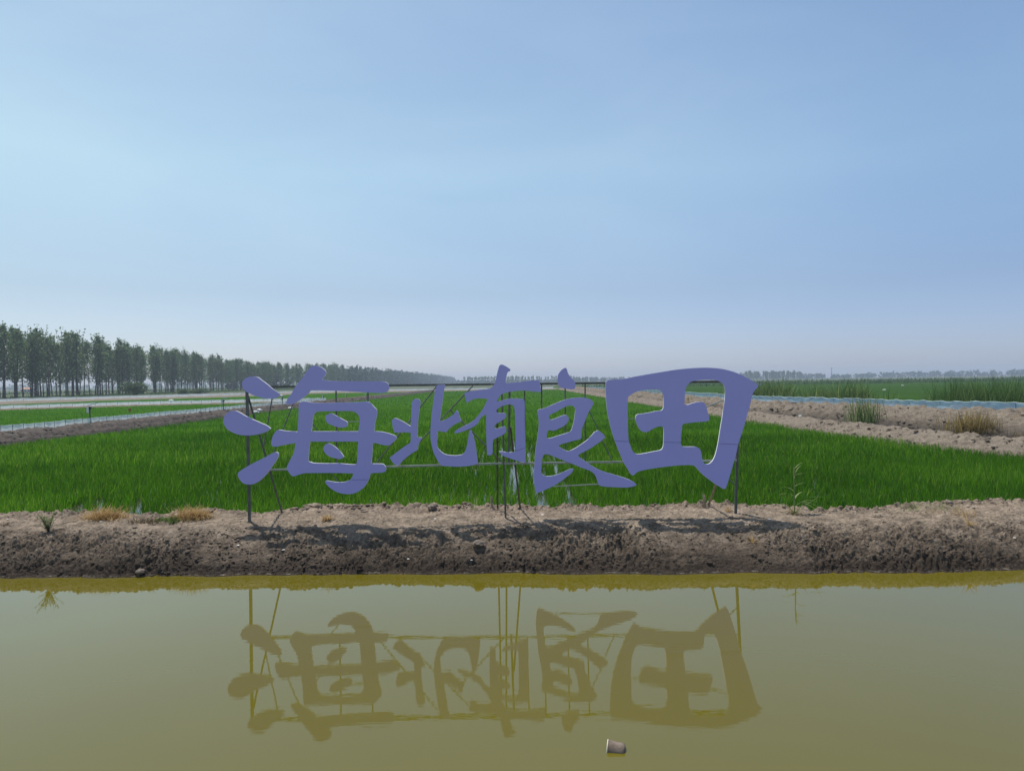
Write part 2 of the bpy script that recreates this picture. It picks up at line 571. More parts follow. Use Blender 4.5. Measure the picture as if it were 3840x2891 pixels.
def berm_height(X, Y):
    s = Y - SHORE(X) - 0.16 * fbm(X * 0.55, Y * 0 + 3.1, 4, 3) - 0.05 * fbm(X * 3.1, Y * 0, 9, 3)
    kx = [-1.2, -0.35, -0.02, 0.02, 0.10, 0.40, 0.80, 1.15, 1.36, 1.75, 2.85, 3.25, 3.8]
    kz = [-0.5, -0.16, -0.012, 0.012, 0.06, 0.225, 0.395, 0.535, 0.595, 0.63, 0.66, 0.45, 0.05]
    h = np.interp(s, kx, kz)
    face = np.clip((s + 0.02) / 0.12, 0, 1) * np.clip((1.5 - s) / 0.5, 0.0, 1)
    top = np.clip((s - 1.0) / 0.5, 0, 1)
    crest = np.exp(-((s - 2.75) / 0.30) ** 2)
    cmod = np.interp(X, [-11, -9.2, -8.3, -7.4, -6.5, -5.6, -4.6, -4.2, -2.4, -1.5, -0.4, 0.4, 1.2, 2.2, 4, 5.5, 7.2, 8.6, 9.6, 11],
                     [0.0, 0.0, -.07, -.04, .02, -.03, 0.03, .09, .08, .09, .06, 0.02, .05, .04, .03, .02, -.06, .03, .0, .02])
    h = h + cmod * np.clip((s - 1.6) / 1.0, 0, 1) * np.clip((3.2 - s) / .3, 0, 1)
    h = h + 0.07 * fbm(X * 0.8, Y * 0.8, 21, 3) * np.clip(s / 0.5, 0, 1)
    # slumped, clodded face
    wx = X + 0.12 * fbm(X * 3, Y * 3, 31, 3)
    wy = Y + 0.12 * fbm(X * 3, Y * 3, 33, 3)
    patch = np.clip(0.55 + 0.9 * fbm(X * 0.7, Y * 0.9, 57, 3), 0.12, 1.2)
    h = h + face * patch * (0.15 * (crack(wx * 4.0, wy * 5.6, 41) - 0.60) + 0.13 * (crack(wx * 8.5, wy * 12, 43) - 0.55)
                            + 0.10 * (crack(wx * 17, wy * 23, 45) - 0.5) + 0.12 * fbm(X * 4.5, Y * 6.5, 47, 6, 0.75))
    # trodden top with crumbs
    h = h + top * (0.030 * (crack(wx * 9, wy * 11, 49) - .5) * (0.4 + patch) + 0.018 * (crack(wx * 20, wy * 24, 50) - .5) + 0.034 * fbm(X * 5, Y * 7, 51, 6, 0.72))
    # broken lip against the paddy
    h = h + crest * (0.15 * (crack(wx * 4.2, wy * 4.2, 61) - 0.55) * np.clip(0.6 + fbm(X * .9, Y * 0, 63, 2) * 1.6, 0.15, 1.4)
                     + 0.08 * (crack(wx * 9, wy * 9, 65) - .5))
    return h


def berm():
    def grid(xs, ys):
        X, Y = np.meshgrid(xs, ys)
        Z = berm_height(X, Y)
        v = np.stack([X, Y, Z], -1).reshape(-1, 3)
        nx, ny = len(xs), len(ys)
        j, i = np.meshgrid(np.arange(ny - 1), np.arange(nx - 1), indexing='ij')
        a = (j * nx + i).ravel()
        f = np.stack([a, a + 1, a + nx + 1, a + nx], -1)
        return v, f
    ys = np.concatenate([np.arange(11.4, 12.15, 0.08), np.arange(12.15, 14.3, 0.0115), np.arange(14.3, 16.2, 0.017)])
    v, f = grid(np.arange(-12.4, 12.41, 0.015), ys)
    o = obj('mud_bank', make_mesh('mud_bank', v, f, M['mud'], True))
    tag(o, kind='structure')
    for a, b in ((-120, -12.395), (12.395, 120)):
        v, f = grid(np.linspace(a, b, 900), np.arange(11.4, 16.4, 0.06))
        tag(obj('mud_bank', make_mesh('mud_bank', v, f, M['mud'], True)), kind='structure')


berm()


def bh(x, y):
    return float(berm_height(np.array([float(x)]), np.array([float(y)]))[0])


def on_berm(px, py):
    """where the photograph's pixel meets the near bank"""
    d = ray(px, py)
    for k in range(900):
        y = 12.3 + k * 0.005
        p = CAM + d * (y / d.y)
        if p.z <= bh(p.x, p.y):
            return p
    return G(px, py, 0.6)


_g = (1 + 5 ** .5) / 2
ICO_V = np.array([(-1, _g, 0), (1, _g, 0), (-1, -_g, 0), (1, -_g, 0), (0, -1, _g), (0, 1, _g), (0, -1, -_g), (0, 1, -_g), (_g, 0, -1), (_g, 0, 1), (-_g, 0, -1), (-_g, 0, 1)]) / 1.9
ICO_F = np.array([(0, 11, 5), (0, 5, 1), (0, 1, 7), (0, 7, 10), (0, 10, 11), (1, 5, 9), (5, 11, 4), (11, 10, 2), (10, 7, 6), (7, 1, 8),
                  (3, 9, 4), (3, 4, 2), (3, 2, 6), (3, 6, 8), (3, 8, 9), (4, 9, 5), (2, 4, 11), (6, 2, 10), (8, 6, 7), (9, 8, 1)])


def crumbs():
    rs = np.random.default_rng(808)
    n = 15000
    X = rs.uniform(-11.5, 11.5, n)
    k = rs.random(n)
    sft = np.where(k < .62, rs.uniform(.06, 1.35, n), np.where(k < .78, rs.uniform(1.2, 2.5, n), rs.normal(2.72, .14, n)))
    r = np.where(k < .62, .011 + .026 * rs.random(n) ** 3, np.where(k < .78, .008 + .014 * rs.random(n) ** 3, .016 + .055 * rs.random(n) ** 3))
    rub = np.interp(X, [-11, -5.2, -4.6, -1.2, -.6, 11], [.4, .4, 1.15, 1.15, .5, .5])
    r = np.where(k >= .78, r * rub, r)
    Y = SHORE(X) + sft
    keep = rs.random(n) < np.clip(.45 + 1.3 * fbm(X * .8, Y * 1.1, 811, 3), .08, 1)
    X, Y, r = X[keep], Y[keep], r[keep]
    n = len(X)
    Z = berm_height(X, Y)
    v = ICO_V[None] * (r[:, None, None] * rs.uniform(.65, 1.3, (n, 12, 1))) * np.stack([rs.uniform(.8, 1.7, n), rs.uniform(.8, 1.3, n), rs.uniform(.5, .9, n)], -1)[:, None]
    a = rs.uniform(0, 6.28, n)
    ca, sa = np.cos(a)[:, None], np.sin(a)[:, None]
    vx = v[..., 0] * ca - v[..., 1] * sa
    vy = v[..., 0] * sa + v[..., 1] * ca
    V = np.stack([vx + X[:, None], vy + Y[:, None], v[..., 2] + (Z + r * .15)[:, None]], -1).reshape(-1, 3)
    Fc = (np.arange(n)[:, None, None] * 12 + ICO_F[None]).reshape(-1, 3)
    tag(obj('mud_crumbs', make_mesh('mud_crumbs', V, Fc, M['mud'])), 'loose crumbs and lumps of earth on the mud bank', None, None, 'stuff')


crumbs()


# ------------------------------------------------------------------ earth banks of the paddies
def resample(path, step):
    p = np.array(path, float)
    # catmull-rom
    q = np.vstack([2 * p[0] - p[1], p, 2 * p[-1] - p[-2]])
    out = []
    for k in range(1, len(q) - 2):
        n = max(2, int(np.linalg.norm(q[k + 1] - q[k]) / step))
        t = np.linspace(0, 1, n, endpoint=False)[:, None]
        out.append(0.5 * (2 * q[k] + (q[k + 1] - q[k - 1]) * t + (2 * q[k - 1] - 5 * q[k] + 4 * q[k + 1] - q[k + 2]) * t ** 2
                          + (-q[k - 1] + 3 * q[k] - 3 * q[k + 1] + q[k + 2]) * t ** 3))
    out.append(q[-2][None])
    return np.vstack(out)


def normals2(p):
    t = np.gradient(p, axis=0)
    t /= np.linalg.norm(t, axis=1)[:, None]
    return np.stack([t[:, 1], -t[:, 0]], -1)      # to the right of travel


def bank(path, section, step, cols, amp, fr, mat, seed, scale=None):
    p = resample(path, step)
    nrm = normals2(p)
    so, sz = zip(*section)
    offs = np.linspace(so[0], so[-1], cols)
    zz = np.interp(offs, so, sz)
    sc = np.ones(len(p)) if scale is None else np.interp(p[:, 1], scale[0], scale[1])
    X = p[:, 0][:, None] + nrm[:, 0][:, None] * offs[None] * sc[:, None]
    Y = p[:, 1][:, None] + nrm[:, 1][:, None] * offs[None] * sc[:, None]
    k = np.clip(np.minimum(offs - offs[0], offs[-1] - offs) / 0.6, 0, 1)[None]
    Z = zz[None] + k * amp * (1.1 * fbm(X * fr, Y * fr, seed, 5, 0.6) + 0.9 * (crack(X * fr * 1.6, Y * fr * 1.6, seed + 3) - 0.55)
                              + 0.45 * (crack(X * fr * 4, Y * fr * 4, seed + 5) - 0.5))
    v = np.stack([X, Y, Z], -1).reshape(-1, 3)
    ny, nx = X.shape
    j, i = np.meshgrid(np.arange(ny - 1), np.arange(nx - 1), indexing='ij')
    a = (j * nx + i).ravel()
    f = np.stack([a, a + 1, a + nx + 1, a + nx], -1)
    return tag(obj('mud_bank', make_mesh('mud_bank', v, f, mat, True)), kind='structure')


def lumps(name, label, path, offs, n, r0, r1, zfun, mat, seed, scale=None):
    rs = np.random.default_rng(seed)
    p = resample(path, .5)
    nr = normals2(p)
    w = 1 / np.maximum(p[:, 1], 20)
    i = rs.choice(len(p), n, p=w / w.sum())
    o = rs.uniform(offs[0], offs[1], n)
    sc = np.ones(n) if scale is None else np.interp(p[i, 1], scale[0], scale[1])
    X = p[i, 0] + nr[i, 0] * o * sc + rs.normal(0, .2, n)
    Y = p[i, 1] + nr[i, 1] * o * sc + rs.normal(0, .2, n)
    so, sz = zip(*zfun)
    Z = np.interp(o, so, sz)
    r = r0 + (r1 - r0) * rs.random(n) ** 3
    keep = rs.random(n) < np.clip(.5 + 1.4 * fbm(X * .35, Y * .35, seed, 3), .05, 1)
    X, Y, Z, r = X[keep], Y[keep], Z[keep], r[keep]
    n = len(X)
    v = ICO_V[None] * (r[:, None, None] * rs.uniform(.6, 1.35, (n, 12, 1))) * np.stack([rs.uniform(.8, 1.8, n), rs.uniform(.8, 1.8, n), rs.uniform(.5, .9, n)], -1)[:, None]
    V = (v + np.stack([X, Y, Z + r * .2], -1)[:, None]).reshape(-1, 3)
    Fc = (np.arange(n)[:, None, None] * 12 + ICO_F[None]).reshape(-1, 3)
    tag(obj(name, make_mesh(name, V, Fc, mat)), label, None, None, 'stuff')


LEFT_X = -29.5
bank([(LEFT_X - .3, 16.8), (LEFT_X, 40), (LEFT_X + .1, 80), (LEFT_X + .3, 112), (LEFT_X + 1.5, 160), (LEFT_X + 2, 250)],
     [(-2.3, .1), (-1.6, .62), (-1.2, .75), (-.2, .82), (.35, .74), (.8, .40), (1.1, .46), (1.5, .50), (1.8, .3), (2.1, .1)],
     0.20, 44, 0.20, 1.3, M['bank_left'], 101)
LOW = [(17.3, 250), (17.5, 160), (17.8, 98), (18.5, 50), (19.0, 40), (20.4, 28.8), (24, 20), (29, 15.5)]
LOW = LOW[::-1]
bank(LOW, [(-2.1, .05), (-1.5, .34), (-.8, .62), (-.25, .78), (0, .82), (.3, .76), (1.0, .34), (1.6, .12)],
     0.14, 36, 0.15, 1.5, M['bank'], 131)
HIGH = [(45, 12), (36, 25), (31, 35), (29, 41), (27.4, 47), (26, 54), (24.8, 58.5), (22.9, 67), (21.6, 100), (21, 150), (20.8, 250)]
HSC = ([30, 45, 66, 100], [1.25, 1.0, 0.62, 0.55])
bank(HIGH, [(-6.6, .02), (-5.4, .12), (-4.4, .34), (-3.0, .74), (-1.6, 1.10), (-.7, 1.24), (0, 1.27), (1.2, 1.26), (3.2, .1)],
     0.16, 80, 0.30, 0.8, M['bank_high'], 151, HSC)
HSEC = [(-6.6, .02), (-5.4, .12), (-4.4, .34), (-3.0, .74), (-1.6, 1.10), (-.7, 1.24), (0, 1.27)]
lumps('mud_crumbs', 'lumps of earth on the high bank at the right', HIGH, (-4.6, -.4), 4200, .03, .12, HSEC, M['bank_high'], 191, HSC)
lumps('mud_crumbs', 'lumps of earth on the low bank beside the paddy at the right', LOW, (-1.7, .3), 2600, .02, .075, [(-2.1, .05), (-1.5, .34), (-.8, .62), (-.25, .78), (0, .82), (.3, .76)], M['bank'], 193)
lumps('mud_crumbs', 'lumps of dark earth on the left bank', [(LEFT_X - .3, 30), (LEFT_X, 60), (LEFT_X + .3, 112), (LEFT_X + 1.5, 160)], (-.6, 1.8), 3000, .03, .11, [(-.2, .80), (.35, .72), (.8, .40), (1.1, .46), (1.5, .50), (1.8, .3)], M['bank_left'], 195)
CROSS = [(-110, 68), (-90, 84), (-72, 97.5), (-65, 106), (-56, 113.5), (-46, 116.5), (-41, 119), (-31.3, 121)]
bank(CROSS, [(-1.6, .08), (-.7, .58), (0, .62), (.8, .55), (1.8, .08)], 0.6, 18, 0.10, 1.0, M['bank'], 171)
FAR = [(-135, 100), (-108, 135), (-98, 160), (-86, 177), (-76, 192), (-73, 212), (-68, 235), (-48, 246), (-20, 250), (15, 252)]
bank(FAR, [(-4.5, .08), (-2.5, .42), (0, .75), (1.5, .55), (6, .38), (9, .1)], 1.0, 22, 0.12, 0.7, M['bank'], 181)


# ------------------------------------------------------------------ blades, tufts and rice
def blades(base, az, length, width, lean, droop, segs=2):
    """strips that rise from base (n,3), lean towards az and bow over; returns verts, faces (quads, last one a sliver)"""
    n = len(base)
    d = np.stack([np.cos(az), np.sin(az), np.zeros(n)], -1)
    # the flat of a blade: across the lean, turned at random
    tw = az + np.pi / 2 + rng.normal(0, 0.5, n)
    s = np.stack([np.cos(tw), np.sin(tw), np.zeros(n)], -1)
    vs = []
    for k in range(segs + 1):
        t = k / segs
        a = lean + droop * t
        # integrate direction roughly
        h = length * (t * np.cos(lean + droop * t * 0.5))
        o = length * (t * np.sin(lean + droop * t * 0.5))
        c = base + d * o[:, None] + np.array([0, 0, 1.0]) * h[:, None]
        w = width * (0.5 if k == 0 else (0.5 * (1 - t) ** 0.55 + 0.04))
        vs.append(c - s * w[:, None])
        vs.append(c + s * w[:, None])
    v = np.stack(vs, 1).reshape(-1, 3)
    m_ = 2 * (segs + 1)
    b = (np.arange(n) * m_)[:, None]
    f = np.concatenate([b + np.array([[2 * k, 2 * k + 1, 2 * k + 3, 2 * k + 2]]) for k in range(segs)], 0)
    return v, f, m_


def in_poly(x, y, poly):
    ins = np.zeros(len(x), bool)
    n = len(poly)
    for i in range(n):
        x1, y1 = poly[i]
        x2, y2 = poly[(i + 1) % n]
        c = ((y1 > y) != (y2 > y)) & (x < (x2 - x1) * (y - y1) / (y2 - y1 + 1e-12) + x1)
        ins ^= c
    return ins


def in_view(x, y, margin=2.5):
    return np.abs(x) < 0.75 * y + margin


RIGHT_EDGE = [(27.0, 15.6), (21.8, 20.5), (18.9, 28.5), (17.5, 40), (17.0, 50), (16.3, 98), (16.0, 160), (15.8, 247)]
MAIN = [(-27.5, 15.6)] + RIGHT_EDGE + [(-26.0, 247), (-26.3, 160), (-27.4, 112)]

# strips of open water between the rows (x, half-width, from, to)
GAPS = [(0.02, .10, 20, 60), (0.70, .075, 16, 36), (-1.32, .07, 24, 40), (1.55, .09, 18, 33), (2.55, .05, 18, 30), (-.55, .06, 26, 40),
        (-11.75, .12, 16.5, 21.5), (-14.9, .05, 18.5, 22), (-13.6, .04, 18.5, 21), (-9.4, .04, 18, 21), (-8.9, .04, 18, 22),
        (.95, .05, 22, 50)]
# bare patches in the near rows: bearing x/y, half-width (radians), from, to
BARE = [(-0.5755, .0042, 15.7, 20.5), (-0.6095, .0034, 15.7, 19.0), (-0.600, .0020, 15.7, 19.5), (-0.5205, .0026, 15.7, 20.5), (-0.531, .0022, 15.7, 20.0), (-0.565, .0018, 15.7, 18.5), (-.468, .0018, 15.7, 19)]


def rice_tufts(poly, y0, y1, row, hill, nb, length, width, segs, zbase, gaps=True, jitter=0.35, keep=1.0, hid=0):
    xs0 = min(p[0] for p in poly)
    xs1 = max(p[0] for p in poly)
    xs0 = max(xs0, -0.75 * y1 - 3)
    xs1 = min(xs1, 0.75 * y1 + 3)
    gx = np.arange(xs0, xs1, row)
    gy = np.arange(y0, y1, hill)
    X, Y = np.meshgrid(gx, gy)
    X = X.ravel()
    Y = Y.ravel()
    X = X + rng.normal(0, row * jitter * 0.5, len(X))
    Y = Y + rng.uniform(-hill * 0.5, hill * 0.5, len(Y))
    ok = in_poly(X, Y, poly) & in_view(X, Y) & (rng.random(len(X)) < keep)
    if gaps:
        for gx_, hw, a, b in GAPS:
            wob = gx_ + 0.05 * np.sin(Y * 0.9 + gx_ * 5)
            ok &= ~((np.abs(X - wob) < hw * (1 + 0.4 * np.sin(Y * 2.3 + gx_))) & (Y > a) & (Y < b))
    if gaps:
        for q_, hw, a, b in BARE:
            ok &= ~((np.abs(X / Y - q_) < hw * (1.2 + .5 * np.sin(Y * 3 + q_ * 90))) & (Y > a) & (Y < b))
    X, Y = X[ok], Y[ok]
    n = len(X)
    vig = 1 + 0.22 * fbm(X * 0.35, Y * 0.35, 77, 3) + rng.normal(0, 0.07, n)
    tn = 0.42 + 0.45 * fbm(X * 0.22, Y * 0.22, 79, 4) + rng.normal(0, 0.10, n)
    B = np.repeat(np.stack([X, Y, np.full(n, zbase)], -1), nb, 0)
    B[:, :2] += rng.normal(0, 0.018 + width * 0.7, (n * nb, 2))
    az = rng.uniform(0, 2 * np.pi, n * nb)
    L = np.repeat(vig, nb) * length * rng.uniform(0.55, 1.08, n * nb)
    Wd = width * rng.uniform(0.7, 1.3, n * nb)
    lean = np.abs(rng.normal(0.12, 0.18, n * nb))
    dr = np.abs(rng.normal(0.35, 0.45, n * nb))
    # prevailing wind from the right
    v, f, k = blades(B, az, L, Wd, lean, dr, segs)
    t = np.clip(np.repeat(tn, nb) + rng.normal(0, 0.26, n * nb), 0, 0.97)
    pale = rng.random(n * nb) < 0.035
    t[pale] = 1.0
    return v, f, np.repeat(t, k)


def merge(parts):
    vs, fs, ts, b = [], [], [], 0
    for v, f, t in parts:
        vs.append(v)
        fs.append(f + b)
        ts.append(t)
        b += len(v)
    return np.vstack(vs), np.vstack(fs), np.concatenate(ts)


def stuff(name, label, parts, mat):
    v, f, t = merge(parts)
    o = obj(name, make_mesh(name, v, f, mat, False, t))
    return tag(o, label, None, None, 'stuff')


def sheet(name, poly, z, mat, kind='structure', label=None):
    tri = tessellate_polygon([[Vector((x, y, 0)) for x, y in poly]])
    me = make_mesh(name, [(x, y, z) for x, y in poly], [tuple(t) for t in tri], mat)
    # keep the faces looking up
    if me.polygons and me.polygons[0].normal.z < 0:
        me.flip_normals()
    return tag(obj(name, me), label, None, None, kind)


def canopy(name, poly, z, mat, label, step=0.8, hump=0.06, edge_z=0.14, rise=None):
    """rolling top of a dense crop, with its own skirt down to the soil"""
    x0, x1 = min(p[0] for p in poly), max(p[0] for p in poly)
    y0, y1 = min(p[1] for p in poly), max(p[1] for p in poly)
    xs = np.arange(x0, x1 + step, step)
    ys = y0 + (y1 - y0) * np.linspace(0, 1, max(4, int((y1 - y0) / step / 2))) ** 1.4
    X, Y = np.meshgrid(xs, ys)
    ins = in_poly(X.ravel(), Y.ravel(), poly).reshape(X.shape)
    Z = np.where(ins, z + hump * fbm(X * 0.6, Y * 0.3, 5, 4), edge_z)
    if rise:
        Z = edge_z + (Z - edge_z) * np.clip((Y - rise[0]) / (rise[1] - rise[0]), 0, 1)
    nx = len(xs)
    a, b, c, d = ins[:-1, :-1], ins[:-1, 1:], ins[1:, 1:], ins[1:, :-1]
    use = (a | b | c | d).ravel()
    j, i = np.meshgrid(np.arange(len(ys) - 1), np.arange(nx - 1), indexing='ij')
    q = (j * nx + i).ravel()[use]
    f = np.stack([q, q + 1, q + nx + 1, q + nx], -1)
    v = np.stack([X, Y, Z], -1).reshape(-1, 3)
    o = obj(name, make_mesh(name, v, f, mat, True))
    return tag(o, label, None, None, 'stuff')


sheet('paddy_water', MAIN, 0.16, M['paddy'])
near = rice_tufts(MAIN, 15.75, 27, 0.24, 0.13, 11, 0.36, 0.0145, 2, 0.15, hid=1)
mid = rice_tufts(MAIN, 27, 48, 0.28, 0.18, 7, 0.38, 0.026, 2, 0.15)
mid2 = rice_tufts(MAIN, 48, 90, 0.42, 0.34, 5, 0.42, 0.05, 1, 0.15)
far_ = rice_tufts(MAIN, 90, 246, 0.9, 1.1, 4, 0.45, 0.14, 1, 0.15)
stuff('rice_plants', 'bright green rice plants standing in the flooded paddy behind the sign', [near, mid, mid2, far_], M['rice'])
MAIN_FAR = [(-27.3, 36), (17.6, 36), (17.0, 50), (16.3, 98), (16.0, 160), (15.8, 247), (-26.0, 247), (-26.3, 160), (-27.4, 112)]
canopy('rice_crop', MAIN_FAR, 0.36, M['canopy'], 'dense green rice crop in the far part of the paddy behind the sign', rise=(36, 75))
F2 = [(-31.9, 30), (-31.6, 119.5), (-41, 117.2), (-46, 114.8), (-56, 111.6), (-65, 104), (-72, 95.5), (-90, 82), (-108, 66), (-70, 30)]
canopy('rice_crop', F2, 0.42, M['canopy'], 'green rice crop left of the pale film fence')
stuff('rice_plants', 'green rice plants in the paddy left of the pale film fence',
      [rice_tufts(F2, 38, 70, 0.34, 0.26, 5, 0.40, 0.035, 1, 0.2, False), rice_tufts(F2, 70, 120, 0.6, 0.6, 4, 0.42, 0.09, 1, 0.2, False)], M['rice'])
F3 = [(-31.0, 123.5), (-41, 121.5), (-56, 116.5), (-65, 109), (-72, 101), (-90, 88), (-96, 120), (-92, 158), (-80, 174), (-70, 190), (-66, 212), (-60, 232), (-45, 239), (-29, 242)]
canopy('rice_crop', F3, 0.40, M['canopy'], 'distant green rice crop between two earth banks on the left', 1.6)
F4 = [(26, 70), (33, 56), (45, 40), (80, 40), (190, 150), (420, 420), (22.5, 420), (23, 150), (23.5, 100)]
canopy('rice_crop', F4, 0.42, M['canopy_dark'], 'dark green fields beyond the blue film fence on the right', 2.5)


# ------------------------------------------------------------------ the sign: five cut-out characters on a steel frame
SIGN_Y = 14.41
T = 0.045


def smooth_loop(pts, keep=0.93):
    p = np.array(pts, float)
    n = len(p)
    out = []
    for k in range(n):
        a, b, c, d = p[k - 1], p[k], p[(k + 1) % n], p[(k + 2) % n]
        def sharp(u, v, w):
            x, y = v - u, w - v
            return np.dot(x, y) / (np.linalg.norm(x) * np.linalg.norm(y) + 1e-9) < 0.35
        m0 = np.zeros(2) if sharp(a, b, c) else (c - a) * 0.5
        m1 = np.zeros(2) if sharp(b, c, d) else (d - b) * 0.5
        L = np.linalg.norm(c - b)
        for m_ in (m0, m1):
            q = np.linalg.norm(m_)
            if q > L:
                m_ *= L / q
        steps = 3 if L < 45 else 4
        for s in range(steps):
            t = s / steps
            out.append((2 * t ** 3 - 3 * t ** 2 + 1) * b + (t ** 3 - 2 * t ** 2 + t) * m0 + (-2 * t ** 3 + 3 * t ** 2) * c + (t ** 3 - t ** 2) * m1)
    return np.array(out)


def stroke_mesh(name, outer, holes, ox, oy, sc, origin):
    loops = [smooth_loop(l) for l in [outer] + holes]
    front, polys = [], []
    for l in loops:
        q = [P(ox + x * sc, oy + y * sc, SIGN_Y) for x, y in l]
        polys.append(q)
        front += q
    flat = [[Vector((p.x, p.z, 0)) for p in q] for q in polys]
    tri = tessellate_polygon(flat)
    n = len(front)
    v = [tuple(p - Vector(origin)) for p in front] + [(p.x - origin[0], p.y + T - origin[1], p.z - origin[2]) for p in front]
    f, mi = [], []
    for a, b, c in tri:
        A, B, D = front[a], front[b], front[c]
        nrm = (B - A).cross(D - A)
        if nrm.y > 0:
            a, b, c = a, c, b
        f.append((a, b, c))
        mi.append(0)
        f.append((n + a, n + c, n + b))
        mi.append(0)
    off = 0
    for q in polys:
        k = len(q)
        area = sum(q[i].x * q[(i + 1) % k].z - q[(i + 1) % k].x * q[i].z for i in range(k))
        for i in range(k):
            i2 = (i + 1) % k
            quad = (off + i, off + i2, n + off + i2, n + off + i)
            f.append(quad)
            mi.append(1)
        off += k
    me = make_mesh(name, v, f, [M['sign'], M['edge']], False, None, mi)
    import bmesh
    bm = bmesh.new()
    bm.from_mesh(me)
    bmesh.ops.recalc_face_normals(bm, faces=bm.faces)
    bm.to_mesh(me)
    bm.free()
    return me


SC, SC3 = 700 / 2081, 500 / 1542
HAI = dict(o=(800, 1340), s=SC, body=[
    (955, 505), (1000, 492), (1050, 495), (1110, 505), (1200, 508), (1350, 505), (1500, 502), (1620, 498), (1700, 492), (1745, 505), (1790, 550), (1818, 580), (1826, 615), (1822, 650), (1812, 690), (1800, 740), (1793, 825), (1870, 828), (1930, 840), (1980, 855), (2020, 870), (2042, 890), (2035, 915), (2005, 945), (1975, 970), (1945, 982), (1900, 978), (1850, 965), (1800, 955), (1775, 958), (1772, 1050), (1762, 1185), (1830, 1185), (1890, 1188), (1910, 1205), (1925, 1235), (1922, 1262), (1905, 1278), (1850, 1285), (1757, 1295), (1740, 1345), (1715, 1395), (1685, 1440), (1640, 1480), (1590, 1507), (1530, 1522), (1470, 1522), (1400, 1508), (1340, 1480), (1290, 1445), (1255, 1405), (1243, 1382), (1258, 1374), (1310, 1382), (1370, 1392), (1430, 1392), (1485, 1383), (1525, 1362), (1550, 1330), (1560, 1295), (1400, 1288), (1200, 1288), (1020, 1290), (960, 1305), (890, 1325), (860, 1305), (835, 1270), (820, 1240), (825, 1205), (845, 1165), (870, 1120), (890, 1080), (905, 1030), (915, 955), (850, 965), (780, 978), (700, 994), (665, 992), (645, 970), (648, 930), (660, 885), (680, 845), (710, 812), (740, 808), (800, 818), (870, 824), (938, 828), (942, 760), (948, 690), (950, 600)],
    holes=[[(1093, 825), (1100, 760), (1107, 690), (1115, 650), (1140, 615), (1180, 602), (1300, 600), (1420, 598), (1530, 598), (1580, 610), (1615, 640), (1630, 680), (1628, 740), (1617, 825)],
           [(1075, 938), (1065, 1040), (1058, 1155), (1085, 1168), (1130, 1178), (1250, 1182), (1400, 1182), (1540, 1193), (1585, 1190), (1600, 1170), (1606, 1080), (1613, 938)]],
    extra=[
        [(320, 285), (335, 255), (365, 230), (410, 215), (455, 214), (500, 225), (540, 255), (600, 300), (660, 350), (710, 385), (742, 410), (735, 430), (710, 448), (670, 458), (610, 460), (560, 455), (500, 440), (440, 420), (390, 395), (355, 375), (330, 345), (320, 310)],
        [(112, 690), (130, 645), (165, 612), (210, 597), (255, 597), (300, 618), (345, 645), (400, 672), (470, 705), (540, 735), (600, 762), (637, 792), (620, 810), (580, 832), (530, 850), (470, 862), (400, 870), (330, 868), (260, 855), (200, 830), (150, 795), (120, 750), (109, 715)],
        [(275, 1290), (300, 1265), (345, 1235), (400, 1203), (460, 1170), (530, 1135), (600, 1100), (650, 1072), (690, 1058), (715, 1062), (727, 1085), (718, 1115), (700, 1150), (672, 1190), (640, 1235), (610, 1280), (570, 1325), (525, 1368), (475, 1400), (430, 1415), (380, 1415), (330, 1400), (295, 1365), (275, 1325)],
        [(810, 522), (815, 490), (830, 455), (855, 425), (880, 390), (900, 350), (925, 315), (960, 270), (990, 230), (1020, 190), (1045, 155), (1070, 120), (1095, 100), (1130, 93), (1170, 98), (1210, 115), (1240, 140), (1257, 165), (1250, 195), (1235, 220), (1213, 243), (1225, 252), (1300, 260), (1450, 266), (1600, 268), (1750, 268), (1880, 268), (1920, 275), (1945, 292), (1958, 320), (1956, 355), (1940, 378), (1910, 392), (1870, 398), (1750, 393), (1600, 385), (1450, 377), (1300, 372), (1150, 368), (1080, 372), (1065, 395), (1030, 430), (985, 460), (940, 490), (900, 515), (860, 525)],
        [(1248, 680), (1252, 655), (1275, 635), (1315, 624), (1350, 640), (1400, 668), (1450, 695), (1490, 720), (1498, 745), (1485, 770), (1450, 783), (1410, 782), (1360, 770), (1320, 755), (1280, 735), (1255, 705)],
        [(1226, 1020), (1235, 990), (1265, 963), (1300, 965), (1345, 990), (1390, 1025), (1425, 1065), (1455, 1105), (1440, 1122), (1405, 1132), (1365, 1125), (1310, 1110), (1265, 1085), (1235, 1050)]],
    seams=[((1545, 1364), (1725, 1364))], label='large purple character 海 with three drop strokes at its left')
